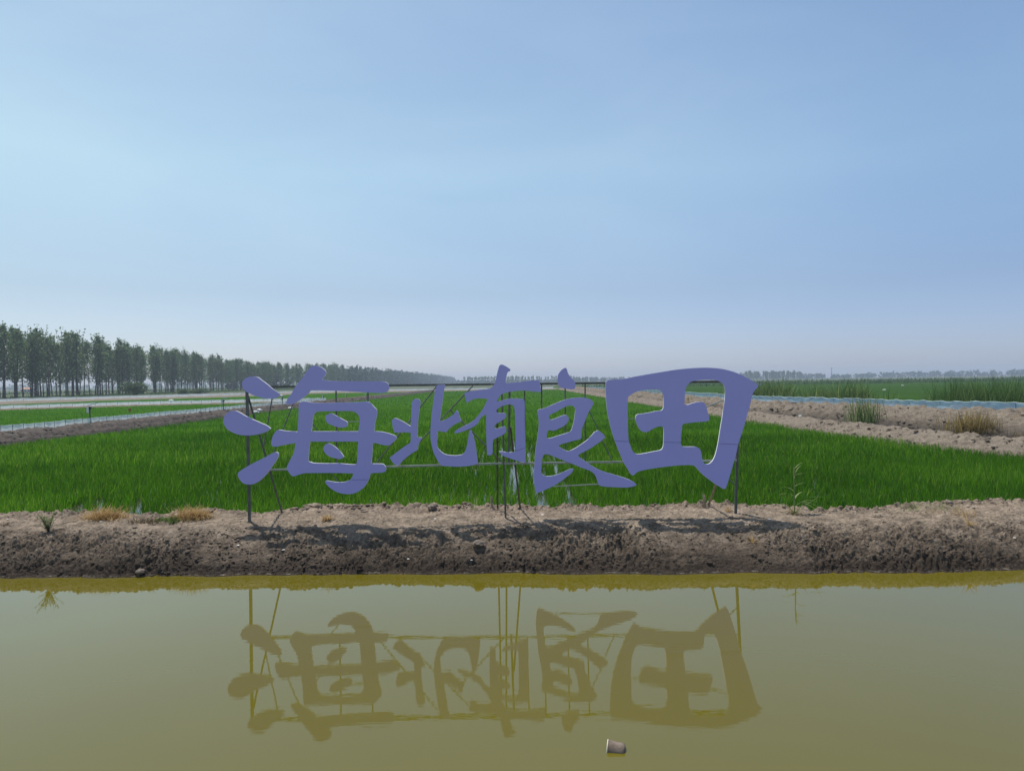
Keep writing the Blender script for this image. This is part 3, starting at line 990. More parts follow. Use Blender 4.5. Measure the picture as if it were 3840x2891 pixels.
BEI = dict(o=(1400, 1340), s=SC, body=[
    (705, 320), (720, 308), (790, 306), (800, 325), (790, 350), (775, 450), (765, 540), (752, 620), (740, 712), (790, 700), (850, 665), (895, 635), (915, 610), (930, 588), (945, 605), (960, 650), (978, 700), (975, 715), (930, 735), (880, 765), (840, 800), (815, 832), (790, 830), (720, 820), (713, 900), (710, 980), (720, 1010), (750, 1045), (790, 1075), (850, 1090), (920, 1093), (980, 1085), (1010, 1065), (1030, 1030), (1045, 970), (1060, 890), (1070, 815), (1085, 812), (1100, 840), (1120, 900), (1135, 960), (1145, 1020), (1155, 1090), (1162, 1150), (1160, 1185), (1120, 1198), (1060, 1210), (980, 1217), (900, 1217), (820, 1212), (765, 1205), (735, 1180), (700, 1120), (672, 1060), (655, 1000), (640, 920), (637, 840), (640, 760), (648, 660), (660, 560), (675, 450), (690, 370)],
    holes=[], extra=[[(182, 1115), (230, 1080), (290, 1035), (350, 990), (410, 950), (417, 900), (417, 840), (350, 835), (280, 838), (232, 835), (222, 800), (212, 750), (207, 712), (220, 685), (240, 677), (275, 688), (320, 710), (365, 735), (415, 768), (420, 700), (425, 600), (430, 510), (440, 480), (465, 463), (500, 465), (520, 480), (524, 510), (515, 570), (505, 640), (498, 720), (493, 800), (492, 895), (540, 892), (530, 920), (510, 955), (500, 985), (495, 1020), (478, 1042), (440, 1060), (395, 1095), (350, 1130), (310, 1170), (280, 1203), (245, 1195), (215, 1170), (195, 1140)]],
    seams=[], label='small purple character 北')
YOU = dict(o=(1400, 1340), s=SC, body=[
    (1430, 80), (1470, 95), (1528, 135), (1525, 152), (1500, 165), (1490, 190), (1480, 230), (1473, 290), (1560, 282), (1650, 275), (1740, 262), (1800, 254), (1840, 258), (1855, 275), (1862, 320), (1870, 370), (1865, 387), (1800, 382), (1720, 372), (1640, 370), (1560, 378), (1500, 388), (1450, 402), (1415, 425), (1390, 465), (1375, 492), (1420, 485), (1470, 470), (1530, 460), (1600, 458), (1660, 463), (1680, 475), (1688, 510), (1688, 700), (1692, 850), (1698, 1000), (1698, 1172), (1650, 1165), (1580, 1145), (1510, 1120), (1450, 1098), (1420, 1075), (1400, 1050), (1440, 1050), (1500, 1058), (1560, 1057), (1585, 1050), (1585, 900), (1580, 700), (1575, 580), (1560, 540), (1530, 525), (1480, 530), (1420, 550), (1385, 575), (1370, 600), (1385, 617), (1430, 620), (1475, 622), (1482, 645), (1475, 675), (1440, 700), (1390, 730), (1355, 755), (1350, 785), (1380, 793), (1420, 780), (1465, 768), (1480, 790), (1480, 830), (1450, 860), (1400, 885), (1350, 910), (1333, 930), (1330, 1000), (1328, 1070), (1310, 1090), (1270, 1088), (1265, 1000), (1258, 850), (1258, 635), (1220, 655), (1190, 690), (1165, 735), (1130, 765), (1075, 795), (1000, 825), (930, 845), (905, 845), (905, 830), (935, 805), (1000, 770), (1070, 735), (1130, 690), (1190, 620), (1235, 550), (1275, 465), (1230, 458), (1170, 458), (1120, 465), (1080, 485), (1045, 508), (1030, 470), (1015, 400), (1050, 385), (1120, 370), (1200, 360), (1290, 350), (1330, 325), (1355, 285), (1370, 220), (1385, 160), (1405, 95)],
    holes=[], extra=[], seams=[((1590, 1042), (1690, 1010))], label='small purple character 有')
LIANG = dict(o=(1900, 1340), s=SC3, body=[
    (358, 640), (360, 615), (375, 602), (430, 590), (500, 560), (580, 525), (660, 495), (730, 475), (800, 466), (880, 466), (940, 475), (980, 495), (1003, 525), (1000, 545), (975, 590), (940, 650), (910, 730), (880, 800), (865, 860), (862, 930), (850, 945), (780, 962), (700, 985), (640, 1000), (605, 1018), (610, 1035), (650, 1060), (705, 1085), (740, 1075), (800, 1045), (870, 1000), (930, 955), (980, 905), (1015, 865), (1050, 846), (1075, 855), (1115, 885), (1140, 920), (1125, 940), (1060, 990), (980, 1045), (900, 1090), (840, 1120), (828, 1140), (850, 1160), (900, 1195), (970, 1245), (1050, 1290), (1120, 1320), (1220, 1350), (1320, 1380), (1420, 1415), (1475, 1445), (1503, 1472), (1480, 1488), (1420, 1500), (1350, 1505), (1250, 1500), (1150, 1495), (1075, 1480), (1060, 1455), (1045, 1410), (1025, 1365), (1000, 1335), (950, 1305), (840, 1265), (760, 1230), (680, 1200), (580, 1160), (500, 1128), (450, 1118), (428, 1130), (415, 1160), (405, 1200), (403, 1280), (403, 1340), (420, 1360), (460, 1374), (530, 1370), (600, 1350), (680, 1315), (740, 1290), (770, 1288), (775, 1300), (740, 1345), (690, 1385), (630, 1430), (560, 1475), (480, 1515), (420, 1542), (360, 1565), (335, 1548), (325, 1490), (315, 1400), (318, 1300), (325, 1210), (330, 1100), (345, 1000), (360, 900), (372, 800), (370, 720)],
    holes=[[(490, 690), (495, 670), (515, 655), (580, 625), (640, 590), (700, 562), (745, 557), (775, 568), (795, 600), (790, 650), (780, 720), (765, 790), (748, 840), (725, 865), (660, 885), (580, 910), (510, 932), (460, 935), (465, 900), (475, 855), (490, 840), (540, 848), (590, 830), (650, 800), (695, 765), (717, 725), (712, 690), (690, 668), (650, 672), (590, 695), (540, 715), (505, 722)]],
    extra=[[(585, 250), (590, 215), (605, 180), (635, 145), (665, 125), (685, 122), (697, 140), (705, 170), (720, 200), (745, 235), (775, 265), (795, 300), (795, 340), (780, 365), (740, 370), (680, 362), (635, 352), (605, 330), (592, 300), (587, 275)]],
    seams=[], label='purple character 良 with a flame-shaped dot above it')
TIAN = dict(o=(2200, 1340), s=SC, body=[
    (213, 300), (220, 265), (245, 252), (350, 247), (450, 232), (560, 210), (700, 185), (850, 160), (1000, 138), (1150, 123), (1300, 116), (1400, 118), (1500, 128), (1600, 150), (1700, 185), (1780, 225), (1850, 262), (1900, 300), (1912, 325), (1880, 360), (1855, 400), (1840, 450), (1820, 540), (1790, 640), (1760, 750), (1725, 860), (1690, 970), (1670, 1060), (1645, 1150), (1620, 1240), (1590, 1340), (1565, 1420), (1548, 1460), (1525, 1465), (1490, 1445), (1440, 1415), (1370, 1365), (1300, 1310), (1250, 1260), (1210, 1215), (1165, 1200), (1100, 1200), (1000, 1205), (850, 1222), (720, 1240), (620, 1260), (570, 1275), (540, 1300), (515, 1318), (490, 1300), (470, 1265), (440, 1215), (410, 1165), (370, 1070), (330, 970), (300, 890), (270, 790), (245, 680), (225, 560), (215, 430)],
    holes=[[(460, 450), (490, 420), (540, 390), (600, 370), (700, 360), (780, 360), (825, 370), (850, 410), (857, 460), (857, 540), (850, 575), (830, 592), (770, 600), (700, 615), (620, 628), (570, 635), (548, 655), (545, 690), (560, 740), (580, 785), (610, 820), (650, 833), (690, 825), (740, 795), (800, 772), (845, 770), (858, 790), (858, 900), (855, 980), (840, 1020), (815, 1035), (740, 1050), (650, 1068), (580, 1078), (540, 1070), (510, 1040), (490, 990), (470, 930), (462, 850), (458, 700)],
           [(1090, 520), (1095, 430), (1105, 350), (1130, 300), (1170, 270), (1250, 255), (1350, 250), (1440, 255), (1490, 275), (1530, 310), (1545, 370), (1540, 460), (1528, 560), (1510, 680), (1490, 800), (1470, 930), (1450, 1030), (1430, 1100), (1405, 1150), (1375, 1180), (1340, 1190), (1310, 1180), (1290, 1145), (1282, 1080), (1270, 1035), (1240, 1005), (1200, 995), (1070, 993), (1050, 960), (1050, 900), (1060, 820), (1065, 760), (1085, 740), (1150, 730), (1250, 720), (1345, 712), (1365, 695), (1368, 665), (1350, 610), (1335, 555), (1318, 515), (1290, 498), (1240, 498), (1180, 510), (1120, 530)]],
    extra=[], seams=[((308, 930), (466, 938)), ((860, 944), (1048, 950)), ((1482, 962), (1690, 970))], label='largest purple character 田 at the right end')


def sign():
    org = Vector((0.2, SIGN_Y, 0.6))
    root = thing('character_sign', 'long sign of five purple cut-out Chinese characters on a steel frame on the mud bank', 'sign', org)
    for ch in (HAI, BEI, YOU, LIANG, TIAN):
        ox, oy = ch['o']
        me = stroke_mesh('character', ch['body'], ch['holes'], ox, oy, ch['s'], org)
        o = bpy.data.objects.new('character', me)
        link(o, root)
        o['label'] = ch['label']
        for ex in ch['extra']:
            e = bpy.data.objects.new('stroke', stroke_mesh('stroke', ex, [], ox, oy, ch['s'], org))
            link(e, o)
        for a, b in ch['seams']:
            pa = P(ox + a[0] * ch['s'], oy + a[1] * ch['s'], SIGN_Y - .001)
            pb = P(ox + b[0] * ch['s'], oy + b[1] * ch['s'], SIGN_Y - .001)
            q = MB()
            q.tube(pa, pb, 0.003, square=True)
            s = obj('seam', q.mesh('seam', M['seam']), o, org)
    FY = SIGN_Y + T + 0.028

    def bar(name, a, b, r, mat, ya=FY, yb=FY, square=True):
        q = MB()
        q.tube(P(a[0], a[1], ya), P(b[0], b[1], yb), r, square=square)
        return obj(name, q.mesh(name, mat), root, org)

    st, ra, ru = M['steel'], M['rail'], M['rust']
    # rails
    bar('rail', (1003, 1451), (2712, 1431), 0.022, st)
    bar('rail', (1005, 1762), (1884, 1738), 0.018, ra)
    bar('rail', (1890, 1738), (2762, 1726), 0.018, ra)
    bar('rail', (2075, 1824), (2250, 1815), 0.010, ra, SIGN_Y + T + .012, SIGN_Y + T + .012)
    bar('rail', (1285, 1581), (1352, 1580), 0.008, ra, SIGN_Y + T + .010, SIGN_Y + T + .010)
    bar('rail', (2345, 1571), (2392, 1570), 0.008, ra, SIGN_Y + T + .010, SIGN_Y + T + .010)
    bar('rail', (2640, 1529), (2726, 1496), 0.012, ra, SIGN_Y + T + .014, SIGN_Y + T + .014)
    # posts, dug into the bank
    for (a, b, r) in (((926, 1462), (936, 1956), .025), ((2770, 1480), (2757, 1940), .024)):
        top = P(a[0], a[1], FY + .06)
        g = P(b[0], b[1], FY + .06)
        q = MB()
        q.tube(top, (g.x, g.y, bh(g.x, g.y) - .25), r, square=True)
        obj('post', q.mesh('post', st), root, org)
    g = P(1897, 1955, FY + .055)
    q = MB()
    q.tube(P(1882, 1470, FY + .055), (g.x, g.y, bh(g.x, g.y) - .25), .018, square=True)
    obj('post', q.mesh('post', st), root, org)
    bar('post', (1911, 1446), (1908, 1740), .021, st, FY + .06, FY + .06)
    # thin uprights between the rails
    for a, b in (((1260, 1450), (1264, 1757)), ((1380, 1450), (1381, 1752)), ((1967, 1444), (1968, 1738)), ((2031, 1442), (2031, 1737)),
                 ((2119, 1441), (2121, 1736)), ((2194, 1440), (2195, 1736))):
        bar('upright', a, b, .013, st, FY + .032, FY + .032)
    # diagonals in the plane of the frame
    for a, b, r in (((1028, 1452), (986, 1688), .013), ((1122, 1455), (1006, 1752), .012), ((1150, 1560), (1228, 1664), .010), ((1232, 1764), (1276, 1814), .010),
                    ((1637, 1449), (1412, 1736), .013), ((1773, 1447), (1556, 1676), .013), ((1688, 1537), (1886, 1736), .013),
                    ((2206, 1534), (2243, 1609), .010), ((2258, 1652), (2298, 1732), .011), ((2724, 1790), (2757, 1818), .012)):
        bar('diagonal', a, b, r, st, FY + .058, FY + .058, False)
    # braces that run back and down to the lip of the bank
    for a, (bx, by, bY), r, mat in (((928, 1478), (1064, 1916, 15.35), .020, st), ((1864, 1500), (1866, 1905, 15.3), .018, ru), ((1914, 1600), (1954, 1908, 15.3), .018, ru)):
        top = P(a[0], a[1], FY + .09)
        ft = P(bx, by, bY)
        q = MB()
        q.tube(top, (ft.x, ft.y, min(ft.z, bh(ft.x, ft.y)) - .15), r)
        obj('brace', q.mesh('brace', mat), root, org)
    top = P(2688, 1806, FY + .05)
    ft = P(2652, 1900, 15.2)
    q = MB()
    q.tube(top, (ft.x, ft.y, bh(ft.x, ft.y) - .1), .024)
    obj('brace', q.mesh('brace', M['wood']), root, org)


sign()


# ------------------------------------------------------------------ things on and in the near bank
def rock(name, label, cat, px, py, r, mat, squash=0.6, seed=1, group=None, stretch=1.0, sink=0.3):
    p = on_berm(px, py)
    n1, n2 = 20, 11
    v, f = [], []
    rs = np.random.default_rng(seed)
    ph = rs.uniform(0, 9, 3)
    for j in range(n2 + 1):
        th = math.pi * j / n2
        for i in range(n1):
            a = 2 * math.pi * i / n1
            d = np.array([math.sin(th) * math.cos(a), math.sin(th) * math.sin(a), math.cos(th)])
            k = 1 + 0.55 * float(fbm(np.array([d[0] * 1.7 + d[2] * 1.1 + ph[0]]), np.array([d[1] * 1.7 - d[2] + ph[1]]), seed, 4)[0])
            v.append((d[0] * r * k * stretch, d[1] * r * k, d[2] * r * k * squash + r * squash * (1 - sink)))
    for j in range(n2):
        for i in range(n1):
            f.append((j * n1 + i, j * n1 + (i + 1) % n1, (j + 1) * n1 + (i + 1) % n1, (j + 1) * n1 + i))
    o = bpy.data.objects.new(name, make_mesh(name, v, f, mat, False))
    o.location = p
    o.rotation_euler = (0, 0, rs.uniform(-.6, .6))
    link(o)
    return tag(o, label, cat, group)


rock('mud_clod', 'large dark mud clod on the lip of the bank behind the second small character', 'clod', 1620, 1912, .10, M['clod'], .8, 3)
rock('mud_clod', 'dark round lump half-way up the bank below the middle post', 'clod', 1795, 2048, .12, M['clod'], .6, 5)
rock('mud_clod', 'grey lump low on the bank near the waterline at the left', 'clod', 525, 2150, .08, M['clod'], .6, 8)
rock('mud_clod', 'dark lump on the bank lip just left of the dry grass by the left post', 'clod', 780, 1922, .12, M['clod'], .5, 13)
rock('mud_clod', 'small pale lump of earth on the bank top at the far right edge', 'clod', 3560, 1888, .08, M['clod'], .5, 15)
rock('driftwood', 'short brown log lying on the bank lip behind the biggest left character', 'driftwood', 1180, 1902, .06, M['straw'] if False else M['wood'], .8, 21, None, 3.4)

for k, (px, py, lab) in enumerate([
        (893, 2045, 'white shell on the mud slope below the left post'), (1063, 2062, 'pale shell on the slope right of the left post'),
        (1200, 2060, 'white shell on the slope below the hook of the first character'), (1532, 2096, 'whitish shell low on the slope below the second character'),
        (1768, 2100, 'long pale shell on the slope left of the middle post'), (2054, 2020, 'tiny white chip in the sign shadow'),
        (1632, 1945, 'flat pale chip on the bank top left of the middle post'), (2035, 1930, 'white chip on the bank top right of the middle post'),
        (3805, 2017, 'white shell on the mud at the far right edge'), (378, 1957, 'pale stone on the bank below the dry grass at left'),
        (660, 1930, 'white scrap among the green ground plant at left'), (2885, 1947, 'pale flat chip right of the right post'),
        (28, 1948, 'white scrap on the bank top at the far left edge')]):
    rock('shell', lab, 'shell', px, py, .020, M['shell'], .35, 40 + k, 'pale shells and chips on the mud bank', 1.5)


def stub(px, py, h, r, lean, label):
    p = on_berm(px, py)
    q = MB()
    t = Vector((p.x + lean, p.y, p.z + h))
    q.tube((p.x, p.y, p.z - .15), t, r, r * .8, 8)
    q.tube(t + Vector((-r * .4, 0, -.02)), t + Vector((-r * .7, 0, h * .22)), r * .45, r * .1, 5)
    q.tube(t + Vector((r * .4, 0, -.02)), t + Vector((r * .5, 0, h * .12)), r * .4, r * .1, 5)
    o = obj('wooden_stub', q.mesh('wooden_stub', M['wood']), None, p)
    tag(o, label, 'stake')


stub(1845, 1905, .24, .030, -.01, 'broken pale wooden stub on the bank lip beside the middle post')
stub(2646, 1905, .26, .035, -.03, 'split wooden stub on the bank lip left of the right post')


def tuft_mesh(name, n, spread, length, width, lean, droop, mat, seed, segs=3, tmin=0.0, tmax=1.0, elong=1.0):
    global rng
    keep = rng
    rng = np.random.default_rng(seed)
    B = np.zeros((n, 3))
    B[:, 0] = rng.normal(0, spread * elong, n)
    B[:, 1] = rng.normal(0, spread, n)
    B[:, 2] = -0.02
    az = rng.uniform(0, 2 * np.pi, n)
    v, f, k = blades(B, az, length * rng.uniform(.5, 1.1, n), width * rng.uniform(.7, 1.3, n), np.abs(rng.normal(lean, lean * .6 + .05, n)),
                     np.abs(rng.normal(droop, .3, n)), segs)
    t = np.repeat(rng.uniform(tmin, tmax, n), k)
    rng = keep
    return make_mesh(name, v, f, mat, False, t)


def tuft(name, label, cat, px, py, n, spread, length, width, lean, droop, mat, seed, group=None, dz=0.0, **kw):
    p = on_berm(px, py)
    o = bpy.data.objects.new(name, tuft_mesh(name, n, spread, length, width, lean, droop, mat, seed, **kw))
    o.location = (p.x, p.y, p.z + dz)
    link(o)
    return tag(o, label, cat, group)


tuft('dry_grass', 'straw-coloured dry grass mat on the bank lip at the far left', 'dry grass', 393, 1942, 1000, .105, .36, .010, .75, 1.0, M['straw'], 201, elong=1.8)
tuft('dry_grass', 'reddish dry grass mat on the bank lip just left of the left post', 'dry grass', 722, 1940, 900, .10, .36, .010, .7, 1.1, M['straw'], 202, elong=1.5)
tuft('dry_grass', 'flat brown withered grass patch on the bank top between two straw mats', 'dry grass', 545, 1956, 700, .09, .15, .009, 1.15, .6, M['brownweed'], 203, elong=2.8)
tuft('ground_plant', 'low green creeping plant on the bank beside the dry grass', 'weed', 640, 1952, 700, .09, .14, .024, .8, .9, M['weed'], 204, elong=1.8, tmax=.7)
tuft('straw_tuft', 'small yellow straw tuft on the bank right of the left post', 'straw', 1226, 1950, 130, .03, .20, .016, .9, .5, M['straw'], 205, elong=1.6)
tuft('grass_tuft', 'yellowish spiky grass tuft on the slope below the right post', 'grass tuft', 2823, 2034, 46, .012, .20, .010, .7, .9, M['straw'], 206)
tuft('grass_tuft', 'bent yellow grass tuft on the bank at the far right', 'grass tuft', 3636, 1968, 26, .015, .24, .012, .5, 1.2, M['straw'], 207)
tuft('grass_tuft', 'dark withered grass tuft on the slope right of the middle post', 'grass tuft', 2194, 2125, 30, .012, .17, .009, .7, .8, M['brownweed'], 208)
tuft('grass_tuft', 'small brown grass tuft on the bank top right of the tall weed', 'grass tuft', 3290, 1940, 26, .02, .14, .008, .7, .5, M['brownweed'], 209)
tuft('trailing_grass', 'fallen green and straw grass lying on the bank top at the far right', 'grass', 3480, 1905, 130, .16, .26, .009, 1.05, .4, M['weed'], 210, elong=1.7, tmin=.4)
tuft('trailing_grass', 'dry fallen grass on the bank top at the right edge', 'grass', 3600, 1925, 130, .16, .24, .009, 1.15, .35, M['straw'], 211, elong=1.7)
tuft('grass_tuft', 'pale grass tuft growing at the foot of the right post', 'grass tuft', 2730, 1918, 22, .02, .20, .010, .5, .7, M['straw'], 212)
tuft('grass_tuft', 'broad-bladed pale grass tuft on the bank lip left of the middle post', 'grass tuft', 1775, 1908, 9, .03, .40, .015, .35, .6, M['weed'], 213, tmin=.6)
tuft('grass_tuft', 'thin wiry grass tuft low on the slope below the second small character', 'grass tuft', 1500, 2150, 8, .02, .22, .006, .6, 1.0, M['straw'], 214)
tuft('grass_tuft', 'scruffy brown grass tuft on the bank top at the extreme left edge', 'grass tuft', 22, 1968, 60, .04, .12, .008, .8, .6, M['brownweed'], 215, elong=1.5)


def leafy_weed(px, py, label, h, spread, nst, seed, name='bushy_weed'):
    rs = np.random.default_rng(seed)
    p = on_berm(px, py)
    root = thing(name, label, 'weed', p)
    q = MB()
    B, A, L, Wd, LN, DR = [], [], [], [], [], []
    for s in range(nst):
        az = rs.uniform(0, 2 * math.pi)
        ln = rs.uniform(.15, .9) * spread
        hh = h * rs.uniform(.45, 1.05)
        a = Vector((0, 0, -.02))
        mid = Vector((math.cos(az) * ln * .4, math.sin(az) * ln * .4, hh * .55))
        e = Vector((math.cos(az) * ln, math.sin(az) * ln, hh))
        q.path([a, mid, e], [.004, .003, .0015], 5)
        for k in range(15):
            t = rs.uniform(.2, 1.0)
            c = a.lerp(mid, t * 2) if t < .5 else mid.lerp(e, t * 2 - 1)
            B.append(c)
            A.append(rs.uniform(0, 2 * math.pi))
            L.append(rs.uniform(.03, .075))
            Wd.append(rs.uniform(.010, .022))
            LN.append(rs.uniform(.5, 1.4))
            DR.append(rs.uniform(.1, .7))
    link(bpy.data.objects.new('stem', q.mesh('stem', M['brownweed'] if False else M['bark'])), root)
    global rng
    kp = rng
    rng = np.random.default_rng(seed + 1)
    v, f, k = blades(np.array(B), np.array(A), np.array(L), np.array(Wd), np.array(LN), np.array(DR), 2)
    t = np.repeat(rng.uniform(0, .8, len(B)), k)
    rng = kp
    link(bpy.data.objects.new('leaves', make_mesh('leaves', v, f, M['weed'], False, t)), root)
    return root


leafy_weed(182, 1994, 'low bushy green weed on the bank top at the left', .42, .36, 22, 301)


def tall_weed(px, py, label):
    p = on_berm(px, py)
    root = thing('tall_weed', label, 'weed', p)
    rs = np.random.default_rng(77)
    q = MB()
    q.path([(0, 0, -.05), (.0, 0, .35), (-.01, 0, .7), (.02, 0, 1.02)], [.014, .012, .009, .004], 6)
    q.path([(.02, 0, 0), (.14, -.03, .18), (.22, -.04, .36)], [.007, .006, .002], 5)
    q.path([(.03, 0, 0), (.20, .02, .14), (.46, .02, .30), (.55, .02, .46)], [.006, .005, .004, .002], 5)
    q.path([(-.02, 0, 0), (-.12, .02, .16), (-.16, .02, .22)], [.006, .005, .002], 5)
    link(bpy.data.objects.new('stem', q.mesh('stem', M['stalk'])), root)
    # long blades, each placed as in the photograph: base, azimuth (0 = right, pi = left), length, width, lean, droop
    spec = [((0, 0, .72), 1.4, .22, .030, .05, .1), ((.01, 0, .78), .1, .18, .018, 1.3, .2), ((0, 0, .55), 0.1, .24, .020, 1.0, .6), ((0, 0, .45), 3.1, .26, .020, .8, .9),
            ((-.01, 0, .36), 3.2, .30, .024, 1.0, 1.0), ((.02, 0, .92), .2, .2, .014, .6, .9), ((.01, 0, .80), 0.3, .22, .018, .4, .7), ((.30, 0, .33), -.1, .28, .022, 1.45, .25),
            ((.25, 0, .36), .4, .2, .016, .7, .3), ((.16, 0, .24), -.3, .30, .020, 1.6, .6), ((.15, 0, .22), 0.1, .34, .020, 1.8, .6), ((.05, 0, .18), .0, .4, .016, .9, 1.1),
            ((-.05, 0, .1), 3.0, .3, .016, 1.0, 1.0), ((-.1, 0, .14), 3.3, .24, .020, .7, 1.4), ((.0, 0, .3), .5, .28, .018, .6, 1.2)]
    a = [np.array(x) for x in zip(*[(s[0], s[1], s[2], s[3], s[4], s[5]) for s in spec])]
    v, f, k = blades(a[0].astype(float), a[1].astype(float), a[2].astype(float) * 1.1, a[3].astype(float) * 2.2, a[4].astype(float), a[5].astype(float), 4)
    link(bpy.data.objects.new('leaves', make_mesh('leaves', v, f, M['weed'], False, np.repeat(rs.uniform(.5, 1, len(spec)), k))), root)
    me = tuft_mesh('dry_leaves', 46, .06, .30, .012, .9, .8, M['dead'], 512)
    link(bpy.data.objects.new('dry_leaves', me), root)


M['stalk'] = noisy('green_stalk', (0.12, 0.18, 0.05), (0.2, 0.26, 0.09), 20, 0.6)
tall_weed(2980, 1925, 'tall single-stemmed weed with long pale blades on the bank right of the sign')


# ------------------------------------------------------------------ half-sunken cup
def cup():
    c = G(2314, 2808, 0.0) + Vector((0, 0, -0.016))
    root = thing('paper_cup', 'stained brown cup with a cream rim lying half sunk in the murky water', 'cup', c)
    ax = Vector((0.97, -0.20, -0.09)).normalized()
    u = ax.cross(Vector((0, 0, 1))).normalized()
    w = u.cross(ax).normalized()
    n = 40

    def ring(t, r):
        return [ax * t + u * math.cos(2 * math.pi * k / n) * r + w * math.sin(2 * math.pi * k / n) * r for k in range(n)]

    def lathe(name, prof, mat):
        v, f = [], []
        for t, r in prof:
            v += ring(t, r)
        for j in range(len(prof) - 1):
            for k in range(n):
                f.append((j * n + k, j * n + (k + 1) % n, (j + 1) * n + (k + 1) % n, (j + 1) * n + k))
        link(bpy.data.objects.new(name, make_mesh(name, v, f, mat, True)), root)
    lathe('body', [(-.085, .080), (-.03, .079), (.03, .078), (.055, .076), (.068, .068), (.072, .04), (.072, .001), (.068, .001), (.066, .060), (.05, .072), (-.085, .0765), (-.085, .080)], M['cup'])
    lathe('rim', [(-.095, .083), (-.092, .0865), (-.088, .086), (-.087, .083), (-.088, .0775), (-.093, .078), (-.095, .083)], M['cream'])


cup()


# ------------------------------------------------------------------ low fences of plastic film
def film_fence(path, z_of, height, spacing, mat, name, label, sag=.05, ripple=.03, res=0.2, stake_r=.014, stakes=True, seed=0, fold=0.0, hem=True):
    p = resample(path, res)
    seg = np.r_[0, np.cumsum(np.linalg.norm(np.diff(p, axis=0), axis=1))]
    tot = seg[-1]
    ns = int(tot / spacing)
    u = np.linspace(0, tot, int(tot / res) + 1)
    X = np.interp(u, seg, p[:, 0])
    Y = np.interp(u, seg, p[:, 1])
    nr = normals2(np.stack([X, Y], -1))
    sp_ = tot / max(ns, 1)
    ph = (u % sp_) / sp_
    zb = np.array([z_of(a, b) for a, b in zip(X, Y)]) + 0.03 * fbm(u * .3, u * 0, seed, 3)
    top = height * (1 + .10 * fbm(u * .25, u * 0 + 2, seed + 1, 3)) - sag * np.sin(np.pi * ph) * (0.6 + 0.8 * vnoise(np.floor(u / sp_), u * 0, seed + 4))
    rows = 5
    V = []
    for r in range(rows):
        t = r / (rows - 1)
        b = ripple * (fbm(u * 2.2 + t * 3 * fold, u * 0 + t * 1.5, seed + 7, 3)) * math.sin(math.pi * (0.15 + .8 * t)) * 1.6 + ripple * np.sin(np.pi * ph) * math.sin(math.pi * t) * 1.2
        V.append(np.stack([X + nr[:, 0] * b, Y + nr[:, 1] * b, zb - .06 + (top + .06) * t], -1))
    v = np.concatenate(V)
    n = len(u)
    a = np.arange(n - 1)
    f = np.concatenate([np.stack([r * n + a, r * n + a + 1, (r + 1) * n + a + 1, (r + 1) * n + a], -1) for r in range(rows - 1)])
    root = thing(name, label, 'fence', (float(X[0]), float(Y[0]), float(zb[0])), None)
    org = root.location.copy()
    obj('film', make_mesh('film', v, f, mat, True), root, org)
    if hem:
        q = MB()
        tp = V[-1]
        st = max(1, int(0.4 / res))
        for k in range(0, n - st, st):
            q.tube(tp[k], tp[k + st], .012, None, 4)
        obj('top_cord', q.mesh('top_cord', M['hem']), root, org)
    if stakes:
        base = None
        step = max(1, math.ceil(ns / 98))
        for k in range(0, ns + 1, step):
            i = min(n - 1, int(round(k * sp_ / res)))
            q = MB()
            jx = random.uniform(-.02, .02)
            q.tube((X[i] + nr[i, 0] * .03, Y[i] + nr[i, 1] * .03, zb[i] - .15), (X[i] + nr[i, 0] * .03 + jx, Y[i] + nr[i, 1] * .03, zb[i] + height * 1.06), stake_r, None, 5)
            obj('stake', q.mesh('stake', M['stake']), root, org)
    return root


film_fence([(-31.0, 34), (-30.75, 45), (-30.7, 70), (-30.4, 95), (-29.3, 112.5)], lambda x, y: .74, .43, 1.02, M['film_left'], 'film_fence',
           'pale blue plastic film fence on dark stakes along the left earth bank', seed=3)
HF = [(36.6, 25), (31.4, 35), (29.2, 41), (27.6, 47), (26.1, 54), (24.9, 58.5), (23.0, 67), (21.7, 100), (21.1, 150), (21.0, 200)]
film_fence(HF, lambda x, y: 1.32, .47, 1.3, M['film_right'], 'film_fence', 'crumpled blue plastic film fence along the high bank on the right', .07, .07, .12,
           seed=23, fold=1.0)
film_fence([(a, b + .2) for a, b in CROSS], lambda x, y: .58, .50, 1.5, M['film_left'], 'film_fence', 'pale film fence crossing between two rice paddies at left', .05, .03, .5, .018, seed=43)
film_fence([(a - .5, b + 1) for a, b in FAR], lambda x, y: .72, .62, 4.0, M['film_far'], 'film_fence', 'farthest white film fence below the poplar row', .06, .05, 1.2, .02, seed=63, hem=False)


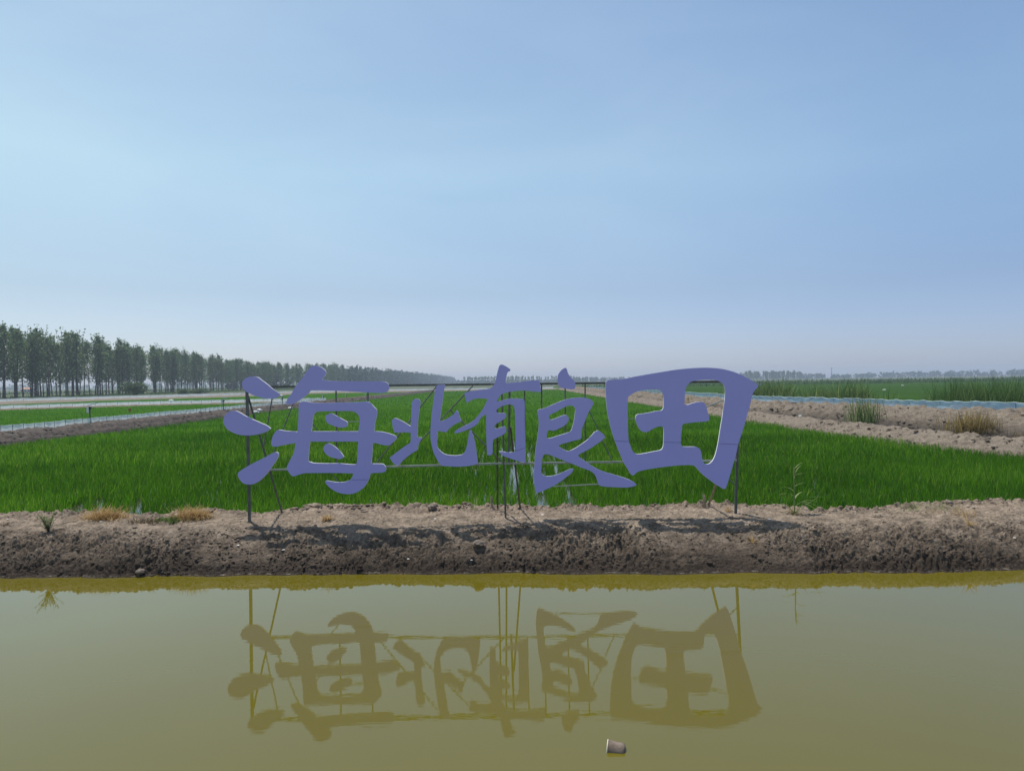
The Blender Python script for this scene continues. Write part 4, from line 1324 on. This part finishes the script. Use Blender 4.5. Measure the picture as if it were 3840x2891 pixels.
# ------------------------------------------------------------------ small field equipment
def trap_lamp(px, py, h, zb, label, s=1.0, arm=1):
    g = G(px, py, zb)
    root = thing('solar_trap_lamp', label, 'lamp', g, 'solar lamps along the left paddies')
    q = MB()
    q.tube((0, 0, -.2), (0, 0, h), .035 * s, None, 8)
    link(bpy.data.objects.new('pole', q.mesh('pole', M['dark'])), root)
    q = MB()
    a, b = .30 * s, .20 * s
    vs = [(-a, -b, -.04), (a, -b, .10), (a, b, .16), (-a, b, .02)]
    vs = [(x + arm * .22 * s, y, z + h + .12 * s) for x, y, z in vs]
    q.add(vs + [(x, y, z + .03) for x, y, z in vs], [(3, 2, 1, 0), (4, 5, 6, 7), (0, 1, 5, 4), (1, 2, 6, 5), (2, 3, 7, 6), (3, 0, 4, 7)])
    link(bpy.data.objects.new('solar_panel', q.mesh('solar_panel', M['panel'])), root)
    q = MB()
    q.box((-.12 * s, 0, h - .22 * s), (.16 * s, .16 * s, .42 * s))
    q.box((-.12 * s, 0, h + .01 * s), (.22 * s, .2 * s, .03 * s))
    link(bpy.data.objects.new('lamp_housing', q.mesh('lamp_housing', M['white'])), root)
    q = MB()
    q.box((.03 * s, 0, h - .10 * s), (.12 * s, .14 * s, .16 * s))
    link(bpy.data.objects.new('control_box', q.mesh('control_box', M['dark'])), root)


trap_lamp(338, 1590, 1.25, .72, 'nearest solar lamp on a dark pole behind the left film fence', 1.0)
trap_lamp(838, 1541, 1.15, .74, 'solar lamp behind the film fence just left of the sign', 1.0)
trap_lamp(1059, 1520, 1.05, .74, 'solar lamp seen between the drop strokes and the first character', .95)
trap_lamp(1213, 1503, .85, .70, 'solar lamp beside the end of the left film fence', .9)
trap_lamp(1298, 1497, .9, .5, 'solar lamp seen between two uprights under the first character top stroke', .9)
trap_lamp(1373, 1496, .9, .5, 'solar lamp seen just left of the second upright of the sign', .9)


def red_board():
    g = G(488, 1574, .72)
    root = thing('notice_board', 'small red square board on a thin pole behind the left film fence', 'sign', g)
    q = MB()
    q.tube((0, 0, -.1), (0, 0, .86), .012, None, 6)
    link(bpy.data.objects.new('pole', q.mesh('pole', M['dark'])), root)
    q = MB()
    q.box((0, -.02, .80), (.21, .02, .21))
    link(bpy.data.objects.new('board', q.mesh('board', M['red'])), root)


red_board()


def bag(px, py, z, r, label):
    g = G(px, py, z)
    v, f = [], []
    n1, n2 = 14, 8
    rs = np.random.default_rng(int(px))
    for j in range(n2 + 1):
        th = math.pi * j / n2
        for i in range(n1):
            a = 2 * math.pi * i / n1
            k = 1 + .25 * rs.normal() * math.sin(th)
            v.append((math.sin(th) * math.cos(a) * r * 1.35 * k, math.sin(th) * math.sin(a) * r * k, math.cos(th) * r * .7 + r * .55))
    for j in range(n2):
        for i in range(n1):
            f.append((j * n1 + i, j * n1 + (i + 1) % n1, (j + 1) * n1 + (i + 1) % n1, (j + 1) * n1 + i))
    o = bpy.data.objects.new('plastic_bag', make_mesh('plastic_bag', v, f, M['white'], False))
    o.location = g
    link(o)
    tag(o, label, 'bag', 'white bags left on the paddy banks')


bag(957, 1549, .5, .22, 'white bag on the left bank just right of the second drop stroke')
bag(973, 1541, .6, .20, 'white bag on the left bank close behind the left brace')
bag(1090, 1533, .5, .20, 'white bag on the left bank beside the first character corner')
bag(1053, 1486, .5, .32, 'white bag in the far field beside the tip of the top drop stroke')
bag(643, 1504, .6, .26, 'white bag on the cross bank under the poplars')
bag(3316, 1464, .5, .22, 'white bag lying in the green field beyond the blue fence')
bag(3000, 1562, .85, .08, 'tiny white bag on the low bank at right')
bag(3385, 1447, .5, .24, 'thin white bag in the far right field')


def kiosk():
    g = G(2848, 1459, .4)
    root = thing('monitoring_station', 'small grey box station with a flat roof on a post beside the last character', 'station', g)
    d = g.y
    k = d / F_PX
    q = MB()
    q.tube((0, 0, -.2), (0, 0, 14 * k), 2 * k, None, 8)
    link(bpy.data.objects.new('post', q.mesh('post', M['dark'])), root)
    q = MB()
    q.box((0, 0, 20 * k), (10 * k, 8 * k, 13 * k))
    link(bpy.data.objects.new('box', q.mesh('box', M['wall'])), root)
    q = MB()
    q.box((0, 0, 27.6 * k), (17 * k, 13 * k, 1.6 * k))
    q.box((0, 0, 12.5 * k), (13 * k, 10 * k, 1.4 * k))
    link(bpy.data.objects.new('roof', q.mesh('roof', M['dark'])), root)
    q = MB()
    q.box((0, -4.15 * k, 20.5 * k), (5 * k, .25 * k, 6 * k))
    link(bpy.data.objects.new('window', q.mesh('window', M['glass'])), root)


kiosk()


# ------------------------------------------------------------------ reeds and weeds of the right bank
def at_px(px, py, z):
    return G(px, py, z)


def clump(name, label, cat, px, py, z, n, spread, length, width, lean, droop, mat, seed, group=None, **kw):
    g = G(px, py, z)
    o = bpy.data.objects.new(name, tuft_mesh(name, n, spread, length, width, lean, droop, mat, seed, **kw))
    o.location = g
    link(o)
    return tag(o, label, cat, group)


clump('reed_clump', 'upright green reed clump in the ditch between the two right banks', 'reeds', 3245, 1590, .30, 170, .38, 2.0, .038, .08, .25, M['reed'], 401, elong=1.35, tmin=.3)
clump('reed_clump', 'thin green reeds at the left side of the green clump in the ditch', 'reeds', 3205, 1583, .30, 30, .25, 1.7, .03, .1, .3, M['reed'], 402, tmin=.2)
clump('reed_clump', 'golden dead reed clump in the ditch at right', 'reeds', 3625, 1622, .30, 260, .34, 1.4, .038, .28, .4, M['dead'], 403, elong=1.6, tmin=.1)
clump('reed_clump', 'tawny dead reed clump right beside the golden one', 'reeds', 3690, 1624, .30, 150, .26, 1.2, .033, .3, .4, M['dead'], 404, elong=1.4, tmax=.5)
clump('dry_weed', 'brown dry weed stalks left of the golden reeds', 'weed', 3500, 1598, .32, 60, .3, .95, .022, .16, .3, M['brownweed'], 405, elong=1.4)
clump('dry_weed', 'thin pale dry stalks on the right bank beside the green reeds', 'weed', 3455, 1590, .35, 34, .2, 1.0, .018, .08, .2, M['brownweed'], 406, tmin=.5)
clump('dry_weed', 'reddish dry weed on the right bank at the photo edge', 'weed', 3825, 1650, .35, 110, .25, .6, .02, .5, .5, M['brownweed'], 407, elong=1.5)
clump('dry_weed', 'lone dark stalk on the right bank beside the tawny reeds', 'weed', 3732, 1618, .4, 14, .06, .8, .02, .1, .15, M['brownweed'], 408)
clump('dry_weed', 'brown scrub on the dark mound below the blue fence', 'weed', 3350, 1560, .6, 120, .45, .40, .022, .7, .5, M['brownweed'], 409, elong=1.6)
clump('green_weed', 'small dark weed growing against the blue film', 'weed', 3390, 1522, 1.3, 60, .10, .35, .03, .5, .5, M['bush'], 410, elong=1.4)
clump('dry_weed', 'golden weed on the bank seen inside the last character', 'weed', 2598, 1500, .9, 120, .7, .6, .05, .5, .5, M['dead'], 411, elong=1.3)
clump('dry_weed', 'bent straw stalk at the right edge of the high bank', 'weed', 3815, 1590, .7, 8, .1, 1.0, .03, .4, .9, M['straw'], 412)


def scatter_blades(region, n, length, width, lean, droop, zb, tmin, tmax, seed, segs=2):
    global rng
    kp = rng
    rng = np.random.default_rng(seed)
    (xa, ya), (xb, yb), depth = region
    t = rng.random(n)
    s = rng.normal(0, depth, n)
    dx, dy = xb - xa, yb - ya
    L0 = math.hypot(dx, dy)
    X = xa + dx * t + dy / L0 * s
    Y = ya + dy * t - dx / L0 * s
    clumpy = np.clip(.75 + 1.1 * fbm(X * .5, Y * .5, seed, 3), .25, 1.35)
    B = np.stack([X, Y, np.full(n, zb)], -1)
    v, f, k = blades(B, rng.uniform(0, 2 * np.pi, n), length * clumpy * rng.uniform(.55, 1.1, n), width * rng.uniform(.6, 1.3, n), np.abs(rng.normal(lean, lean, n)),
                     np.abs(rng.normal(droop, .3, n)), segs)
    tt = np.repeat(np.clip(rng.uniform(tmin, tmax, n), 0, 1), k)
    rng = kp
    return v, f, tt


stuff('reed_bed', 'tall dark green reed bed behind the blue film fence at the right edge',
      [scatter_blades(((33.5, 57), (50, 52), 1.8), 5200, 2.5, .055, .10, .5, .2, 0, .8, 501, 3),
       scatter_blades(((38, 62), (62, 62), 2.0), 4200, 2.7, .06, .08, .4, .2, 0, .7, 502, 3),
       scatter_blades(((31.5, 56), (34, 57), .9), 700, 1.9, .055, .2, .7, .2, .2, 1, 503, 3)], M['reed'])
stuff('field_weeds', 'ragged green weeds along the back of the blue film fence',
      [scatter_blades(((27.5, 96), (37, 74), 1.6), 5200, 2.5, .085, .2, .6, .2, .1, .95, 511),
       scatter_blades(((25.5, 84), (27.5, 66), .9), 1500, 1.25, .08, .4, .6, .3, .3, 1, 512),
       scatter_blades(((27.5, 66), (31, 57), .8), 1600, 1.2, .06, .5, .6, .3, .3, 1, 513),
       scatter_blades(((23.3, 150), (24.5, 92), .9), 1700, 1.4, .1, .4, .6, .3, .2, 1, 514)], M['reed'])
stuff('scrub', 'dark scrub lines across the far right fields',
      [scatter_blades(((30, 300), (330, 330), 12), 5000, 1.9, .5, .3, .6, .1, 0, .5, 521),
       scatter_blades(((60, 450), (520, 470), 20), 4500, 2.4, .8, .3, .6, .1, 0, .5, 522),
       scatter_blades(((120, 180), (280, 260), 6), 2500, 1.5, .3, .3, .6, .1, 0, .6, 523)], M['reed'])
stuff('scrub', 'dim scrub under and beyond the poplar row',
      [scatter_blades(((-152, 190), (-152, 700), 6), 9000, 1.3, .35, .4, .6, .1, 0, .6, 531),
       scatter_blades(((-300, 300), (-250, 900), 30), 5000, 1.6, .6, .4, .6, .1, 0, .5, 532)], M['reed'])


# ------------------------------------------------------------------ trees
def leaf_cloud(centers, sizes, per, leaf, rs, flat=0.0):
    n = len(centers) * per
    c = np.repeat(np.array(centers), per, 0) + rs.normal(0, 1, (n, 3)) * np.repeat(np.array(sizes), per)[:, None]
    u = rs.normal(0, 1, (n, 3))
    u /= np.linalg.norm(u, axis=1)[:, None]
    w = np.cross(u, rs.normal(0, 1, (n, 3)))
    w /= np.linalg.norm(w, axis=1)[:, None]
    s = leaf * rs.uniform(.6, 1.3, n)[:, None]
    v = np.stack([c - u * s * .5, c + w * s * .32, c + u * s * .5, c - w * s * .32], 1).reshape(-1, 3)
    f = np.arange(n * 4).reshape(-1, 4)
    return v, f, c


def poplar(seed, H=20.0, nb=62, per=13, leaf=.60, base=.22, wid=2.5):
    rs = np.random.default_rng(seed)
    q = MB()
    bend = rs.normal(0, .35, 2)

    def axis(t):
        return Vector((bend[0] * math.sin(t * 2.2), bend[1] * math.sin(t * 2.0 + .4), H * t))
    pts = [axis(t) for t in (0, .12, .25, .45, .7, .93)]
    pts[0].z = -.3
    q.path(pts, [.24, .19, .16, .12, .07, .02], 7)
    cs, ss = [], []
    for k in range(nb):
        t = base + (1 - base) * (k + rs.uniform(0, 1)) / nb
        prof = wid * (math.sin(math.pi * min(1, (t - base) / (1 - base) * .80 + .20)) ** .7) * rs.uniform(.55, 1.15)
        az = rs.uniform(0, 2 * math.pi)
        a = axis(t * .96)
        rise = prof * rs.uniform(.7, 1.5)
        e = a + Vector((math.cos(az) * prof + .25 * t, math.sin(az) * prof, rise))
        if k % 2 == 0:
            q.tube(a, e, .05 * (1.1 - t) + .012, .01, 4)
        for s in (.45, .75, 1.0):
            p = a.lerp(e, s)
            cs.append(p + Vector(rs.normal(0, .12, 3)))
            ss.append(.17 + .20 * prof / wid)
    for k in range(10):          # leading shoots, swept by the wind
        t0 = rs.uniform(.62, .9)
        a = axis(t0) + Vector((rs.normal(0, .9), rs.normal(0, .9), 0))
        e = a + Vector((rs.uniform(-.7, .1), rs.normal(0, .2), H * rs.uniform(.10, .20)))
        q.tube(a, e, .03, .008, 4)
        for s in (.2, .45, .7, .95):
            cs.append(a.lerp(e, s))
            ss.append(.22)
    for t in (.9, .95, 1.0):
        cs.append(axis(t))
        ss.append(.2)
    v, f, c = leaf_cloud(cs, ss, per // 3, leaf, rs)
    zf = c[:, 2] / H
    tint = np.clip(.35 + .25 * rs.normal(0, 1, len(c)), 0, 1)
    crown = make_mesh('crown', v, f, M['leaf'], False, np.repeat(tint, 4))
    trunk = q.mesh('trunk', M['bark'], True)
    return trunk, crown


def poplar_thing(k, **kw):
    tr, cr = poplar(k, **kw)
    r = bpy.data.objects.new('poplar_tree', None)
    link(bpy.data.objects.new('trunk', tr), r)
    link(bpy.data.objects.new('crown', cr), r)
    return r


VAR = [poplar_thing(601 + k, nb=n, wid=w, base=b) for k, (n, w, b) in enumerate(((70, 3.0, .22), (60, 2.7, .25), (76, 3.2, .20), (66, 2.5, .23), (56, 2.9, .27), (72, 2.8, .19)))]
used = set()
rt = np.random.default_rng(99)


def plant(x, y, h, label, group):
    k = int(rt.integers(0, len(VAR)))
    if k in used:
        r = copy_tree(VAR[k])
    else:
        used.add(k)
        r = VAR[k]
        link(r)
    r.location = (x, y, .1)
    s = h / 20.0
    r.scale = (s * rt.uniform(.9, 1.15), s * rt.uniform(.9, 1.15), s)
    r.rotation_euler = (rt.normal(0, .015), rt.normal(0, .015), rt.uniform(0, 6.28))
    tag(r, label, 'tree', group)


y = 196.0
HK_Y = [190, 230, 327, 372, 423, 470, 626, 697]
HK_H = [24.0, 23.2, 21.5, 20.5, 18.6, 18.4, 20, 22]
first = True
while y < 700:
    x = -157 - 8 * (1 if rt.random() < .4 else 0) + rt.normal(0, 1.6) - np.interp(y, [196, 230, 500, 700], [-2, 0, 8, 4])
    h = np.interp(y, HK_Y, HK_H) * rt.uniform(.80, 1.06)
    if x > -.74 * y - 6:
        plant(x, y, h, 'tall slender poplar tree in the long row at the left', 'poplar trees in the left row')
    y += rt.uniform(1.25, 2.7) * np.interp(y, [200, 700], [1.0, 1.7])


y = 200.0
while y < 520:          # a second, broken row behind the first
    plant(-171 + rt.normal(0, 2.0), y, np.interp(y, HK_Y, HK_H) * rt.uniform(.85, 1.05), 'tall slender poplar tree in the long row at the left', 'poplar trees in the left row')
    y += rt.uniform(3.2, 6.5)


def wood_mass(name, label, specs, mat, seed):
    rs = np.random.default_rng(seed)
    cs, ss, lf = [], [], []
    parts = []
    for (x, y_, h, w, n, leaf) in specs:
        c = []
        for k in range(n):
            t = rs.random()
            pr = w * math.sin(math.pi * (.12 + .80 * t)) ** .6
            a = rs.uniform(0, 6.28)
            rr = pr * math.sqrt(rs.random())
            c.append((x + math.cos(a) * rr, y_ + math.sin(a) * rr, h * (.08 + .90 * t)))
        v, f, cc = leaf_cloud(c, [w * .16] * n, 4, leaf, rs)
        parts.append((v, f, np.repeat(np.clip(rs.normal(.3, .2, len(cc)), 0, 1), 4)))
    return stuff(name, label, parts, mat)


sp = []
y = 700.0
while y < 2000:
    for off in (0, -9, -18, -30):
        hh = np.interp(y, [700, 900, 1300, 2000], [21.5, 21, 20.5, 17]) * rt.uniform(.85, 1.05) * (.95 if off else 1)
        sp.append((-160 + off + rt.normal(0, 2.5), y + rt.uniform(-3, 3), hh, hh * .19, 22, 1.9 * (.7 + y / 2000)))
    y += 6.5
for y_ in np.arange(450, 700, 5.0):
    sp.append((-178 + rt.normal(0, 3), y_, np.interp(y_, [450, 700], [14, 19]) * rt.uniform(.85, 1), 3.2, 20, 1.6))
wood_mass('far_wood', 'hazy dark wood where the poplar row runs on into the distance', sp, M['leaf_far_shaded'], 701)

# belts on the horizon
sp = []
for x in np.arange(-1500, -230, 6.0):
    hh = rt.uniform(5, 11)
    sp.append((x + rt.normal(0, 4), 1500 + rt.normal(0, 25), hh, 7, 8, 4.5))
wood_mass('far_wood', 'faint blue wood belt on the horizon seen between the poplar trunks', sp, M['leaf'], 702)
sp = []
for x in np.arange(-130, 1900, 4.0):
    prof = np.interp(x, [-130, 100, 420, 480, 560, 700, 900, 1900], [7, 8.5, 9, 15, 13, 9, 11, 13])
    hh = (prof + 4.5 * float(fbm(np.array([x * .012]), np.array([0.]), 7, 4)[0])) * rt.uniform(.75, 1.05)
    sp.append((x + rt.normal(0, 3), 1650 + rt.normal(0, 25), hh, 6.0, 10, 4.4))
wood_mass('far_wood', 'low blue wood belt along the whole right horizon', sp, M['leaf_far_shaded'], 703)

# thin far poplars seen over the fields
fp = [poplar(801 + k, 14.0, 26, 6, 2.0, .08, 1.25)[1] for k in range(3)]
tn_mesh = [MB() for _ in range(3)]
dist = []
px_list = [1744, 1751, 1758, 1766, 1771, 1779, 1787, 1794, 1800, 1807, 1813, 1821, 1828, 1836, 1842, 1849, 1857, 1902, 1909, 1914, 1921, 1927, 1934, 1940, 1946, 1953, 1960, 1971, 1979,
           1986, 1993, 2000, 2012, 2024, 2031, 2046, 2055, 2068, 2078, 2086, 2130, 2140, 2152, 2160, 2174, 2188, 2200, 2214,
           2800, 2806, 2814, 2821, 2829, 2836, 2843, 2862, 2869, 2876, 2884, 2892, 2898, 2905, 2912, 2919, 2926, 2933, 2941, 2949, 2956, 2964, 2972, 2980, 2990, 3003]
for k, px in enumerate(px_list):
    g = P(px + rt.normal(0, 1.2), 1430, 1350 + rt.normal(0, 20))
    right = px > 2700
    if k < 3:
        o = bpy.data.objects.new('distant_poplar', fp[k])
    else:
        o = bpy.data.objects.new('distant_poplar', fp[k % 3])
    o.location = (g.x, g.y, .1)
    s = (15.5 if right else np.interp(px, [1740, 2000, 2214], [13.5, 13, 10.5])) / 14.0 * rt.uniform(.82, 1.05)
    o.scale = (s * (1.5 if right else .95), s, s)
    o.rotation_euler = (0, 0, rt.uniform(0, 6.28))
    link(o)
    tag(o, 'thin dark poplar in the far row right of the last character' if right else 'tiny thin poplar in the far row on the horizon behind the sign', 'tree',
        'far poplars right of the sign' if right else 'far poplars behind the sign')


def round_bush(px, py, z, r, h, label, seed, n=260, leaf=.55):
    g = G(px, py, z)
    rs = np.random.default_rng(seed)
    root = thing('round_bush', label, 'bush', g)
    cs = []
    lobes = [(rs.normal(0, .45 * r), rs.normal(0, .35 * r), h * rs.uniform(.3, .72), r * rs.uniform(.35, .6)) for _ in range(14)]
    for lx, ly, lz, lr in lobes:
        for _ in range(n // 14):
            d = rs.normal(0, 1, 3)
            d /= np.linalg.norm(d)
            cs.append((lx + d[0] * lr, ly + d[1] * lr, max(.1, lz + d[2] * lr * .8)))
    v, f, c = leaf_cloud(cs, [.22] * len(cs), 8, leaf, rs)
    link(bpy.data.objects.new('crown', make_mesh('crown', v, f, M['bush'], False, np.repeat(np.clip(rs.normal(.4, .25, len(c)), 0, 1), 4))), root)
    q = MB()
    for k in range(5):
        a = 1.256 * k
        q.tube((0, 0, -.2), (math.cos(a) * r * .4, math.sin(a) * r * .4, h * .6), .09, .03, 5)
    link(bpy.data.objects.new('stem', q.mesh('stem', M['bark'])), root)


round_bush(502, 1488, .1, 2.9, 5.6, 'round green bush below the poplar row', 901)
round_bush(690, 1480, .1, 2.2, 1.6, 'low pale bush at the foot of the poplars', 902, 150)
round_bush(742, 1478, .1, 2.4, 1.7, 'low spreading bush right of the pale one under the poplars', 903, 150)
round_bush(1000, 1456, .1, 5.0, 6.0, 'pale bush at the wood edge beside the first drop stroke', 904, 220, 1.0)
round_bush(1270, 1450, .1, 6.5, 9.0, 'pale bush at the wood edge above the first character top stroke', 905, 240, 1.5)
round_bush(1415, 1447, .1, 8, 10, 'pale bush at the far wood edge left of the second character', 906, 240, 1.8)
round_bush(1565, 1441, .1, 12, 15, 'pale bush at the far wood edge between the second character strokes', 907, 240, 2.6)
round_bush(1615, 1440, .1, 12, 14, 'pale bush at the very end of the far wood', 908, 240, 2.6)


# ------------------------------------------------------------------ far structures
def house():
    g = G(104, 1472, .12)
    root = thing('farm_house', 'tiny white house with an orange roof far behind the poplar trunks', 'house', g)
    q = MB()
    q.box((0, 0, 1.2), (7.4, 5, 2.6))
    link(bpy.data.objects.new('wall', q.mesh('wall', M['wall'])), root)
    q = MB()
    q.add([(-4.1, -3.0, 2.48), (4.1, -3.0, 2.48), (4.1, 3.0, 2.48), (-4.1, 3.0, 2.48), (-4.1, 0, 3.6), (4.1, 0, 3.6)], [(0, 1, 5, 4), (2, 3, 4, 5), (0, 4, 3), (1, 2, 5), (3, 2, 1, 0)])
    link(bpy.data.objects.new('roof', q.mesh('roof', M['roof'])), root)
    for x in (-2.4, 2.4):
        q = MB()
        q.box((x, -2.52, 1.4), (1.2, .08, 1.1))
        link(bpy.data.objects.new('window', q.mesh('window', M['glass'])), root)
    q = MB()
    q.box((0, -2.52, .95), (1.0, .08, 1.9))
    link(bpy.data.objects.new('door', q.mesh('door', M['dark'])), root)


house()


def mast(px, top, base, d, w, label, lattice=True, cap=0):
    b = P(px, base, d)
    t = P(px, top, d)
    h = t.z + 0.0
    root = thing('lattice_mast' if lattice else 'utility_pole', label, 'mast' if lattice else 'pole', (b.x, d, .1))
    q = MB()
    if lattice:
        for sx, sy in ((-1, -1), (1, -1), (0, 1)):
            q.tube((sx * w, sy * w, 0), (sx * w * .35, sy * w * .35, h), .20, .14, 4)
        n = 12
        for k in range(n):
            z0, z1 = h * k / n, h * (k + 1) / n
            r0, r1 = w * (1 - .65 * k / n), w * (1 - .65 * (k + 1) / n)
            q.tube((-r0, -r0, z0), (r1, -r1, z1), .10, .10, 4)
            q.tube((r0, -r0, z0), (-r1, -r1, z1), .10, .10, 4)
        link(bpy.data.objects.new('tower', q.mesh('tower', M['steel'])), root)
        q = MB()
        q.box((0, 0, h), (2.6, 1.5, .5))
        q.box((0, 0, h * .93), (2.0, 1.2, .4))
        link(bpy.data.objects.new('antenna', q.mesh('antenna', M['steel'])), root)
    else:
        q.tube((0, 0, 0), (0, 0, h), w, w * .7, 6)
        link(bpy.data.objects.new('pole', q.mesh('pole', M['steel'])), root)
        q = MB()
        q.box((0, 0, h * .94), (w * 5, w * .8, w * .8))
        link(bpy.data.objects.new('crossarm', q.mesh('crossarm', M['steel'])), root)


mast(3118, 1380, 1420, 1250, .8, 'tall thin lattice mast on the right horizon')
mast(3034, 1402, 1420, 1250, .7, 'short dark pole left of the lattice mast', False)
mast(2801, 1391, 1424, 1250, .28, 'thin pole standing above the far trees beside the last character', False)

# ------------------------------------------------------------------ haze
hz, n, out = base_mat('haze')
pv = N(n, 'ShaderNodeVolumePrincipled')
pv.inputs['Color'].default_value = (0.74, 0.85, 1.0, 1)
pv.inputs['Density'].default_value = 0.00038
pv.inputs['Anisotropy'].default_value = 0.2
n.links.new(pv.outputs[0], out.inputs['Volume'])
q = MB()
q.box((0, 1415, 16), (6100, 3090, 36))
tag(obj('haze', q.mesh('haze', hz)), 'pale summer haze over the fields', None, None, 'stuff')
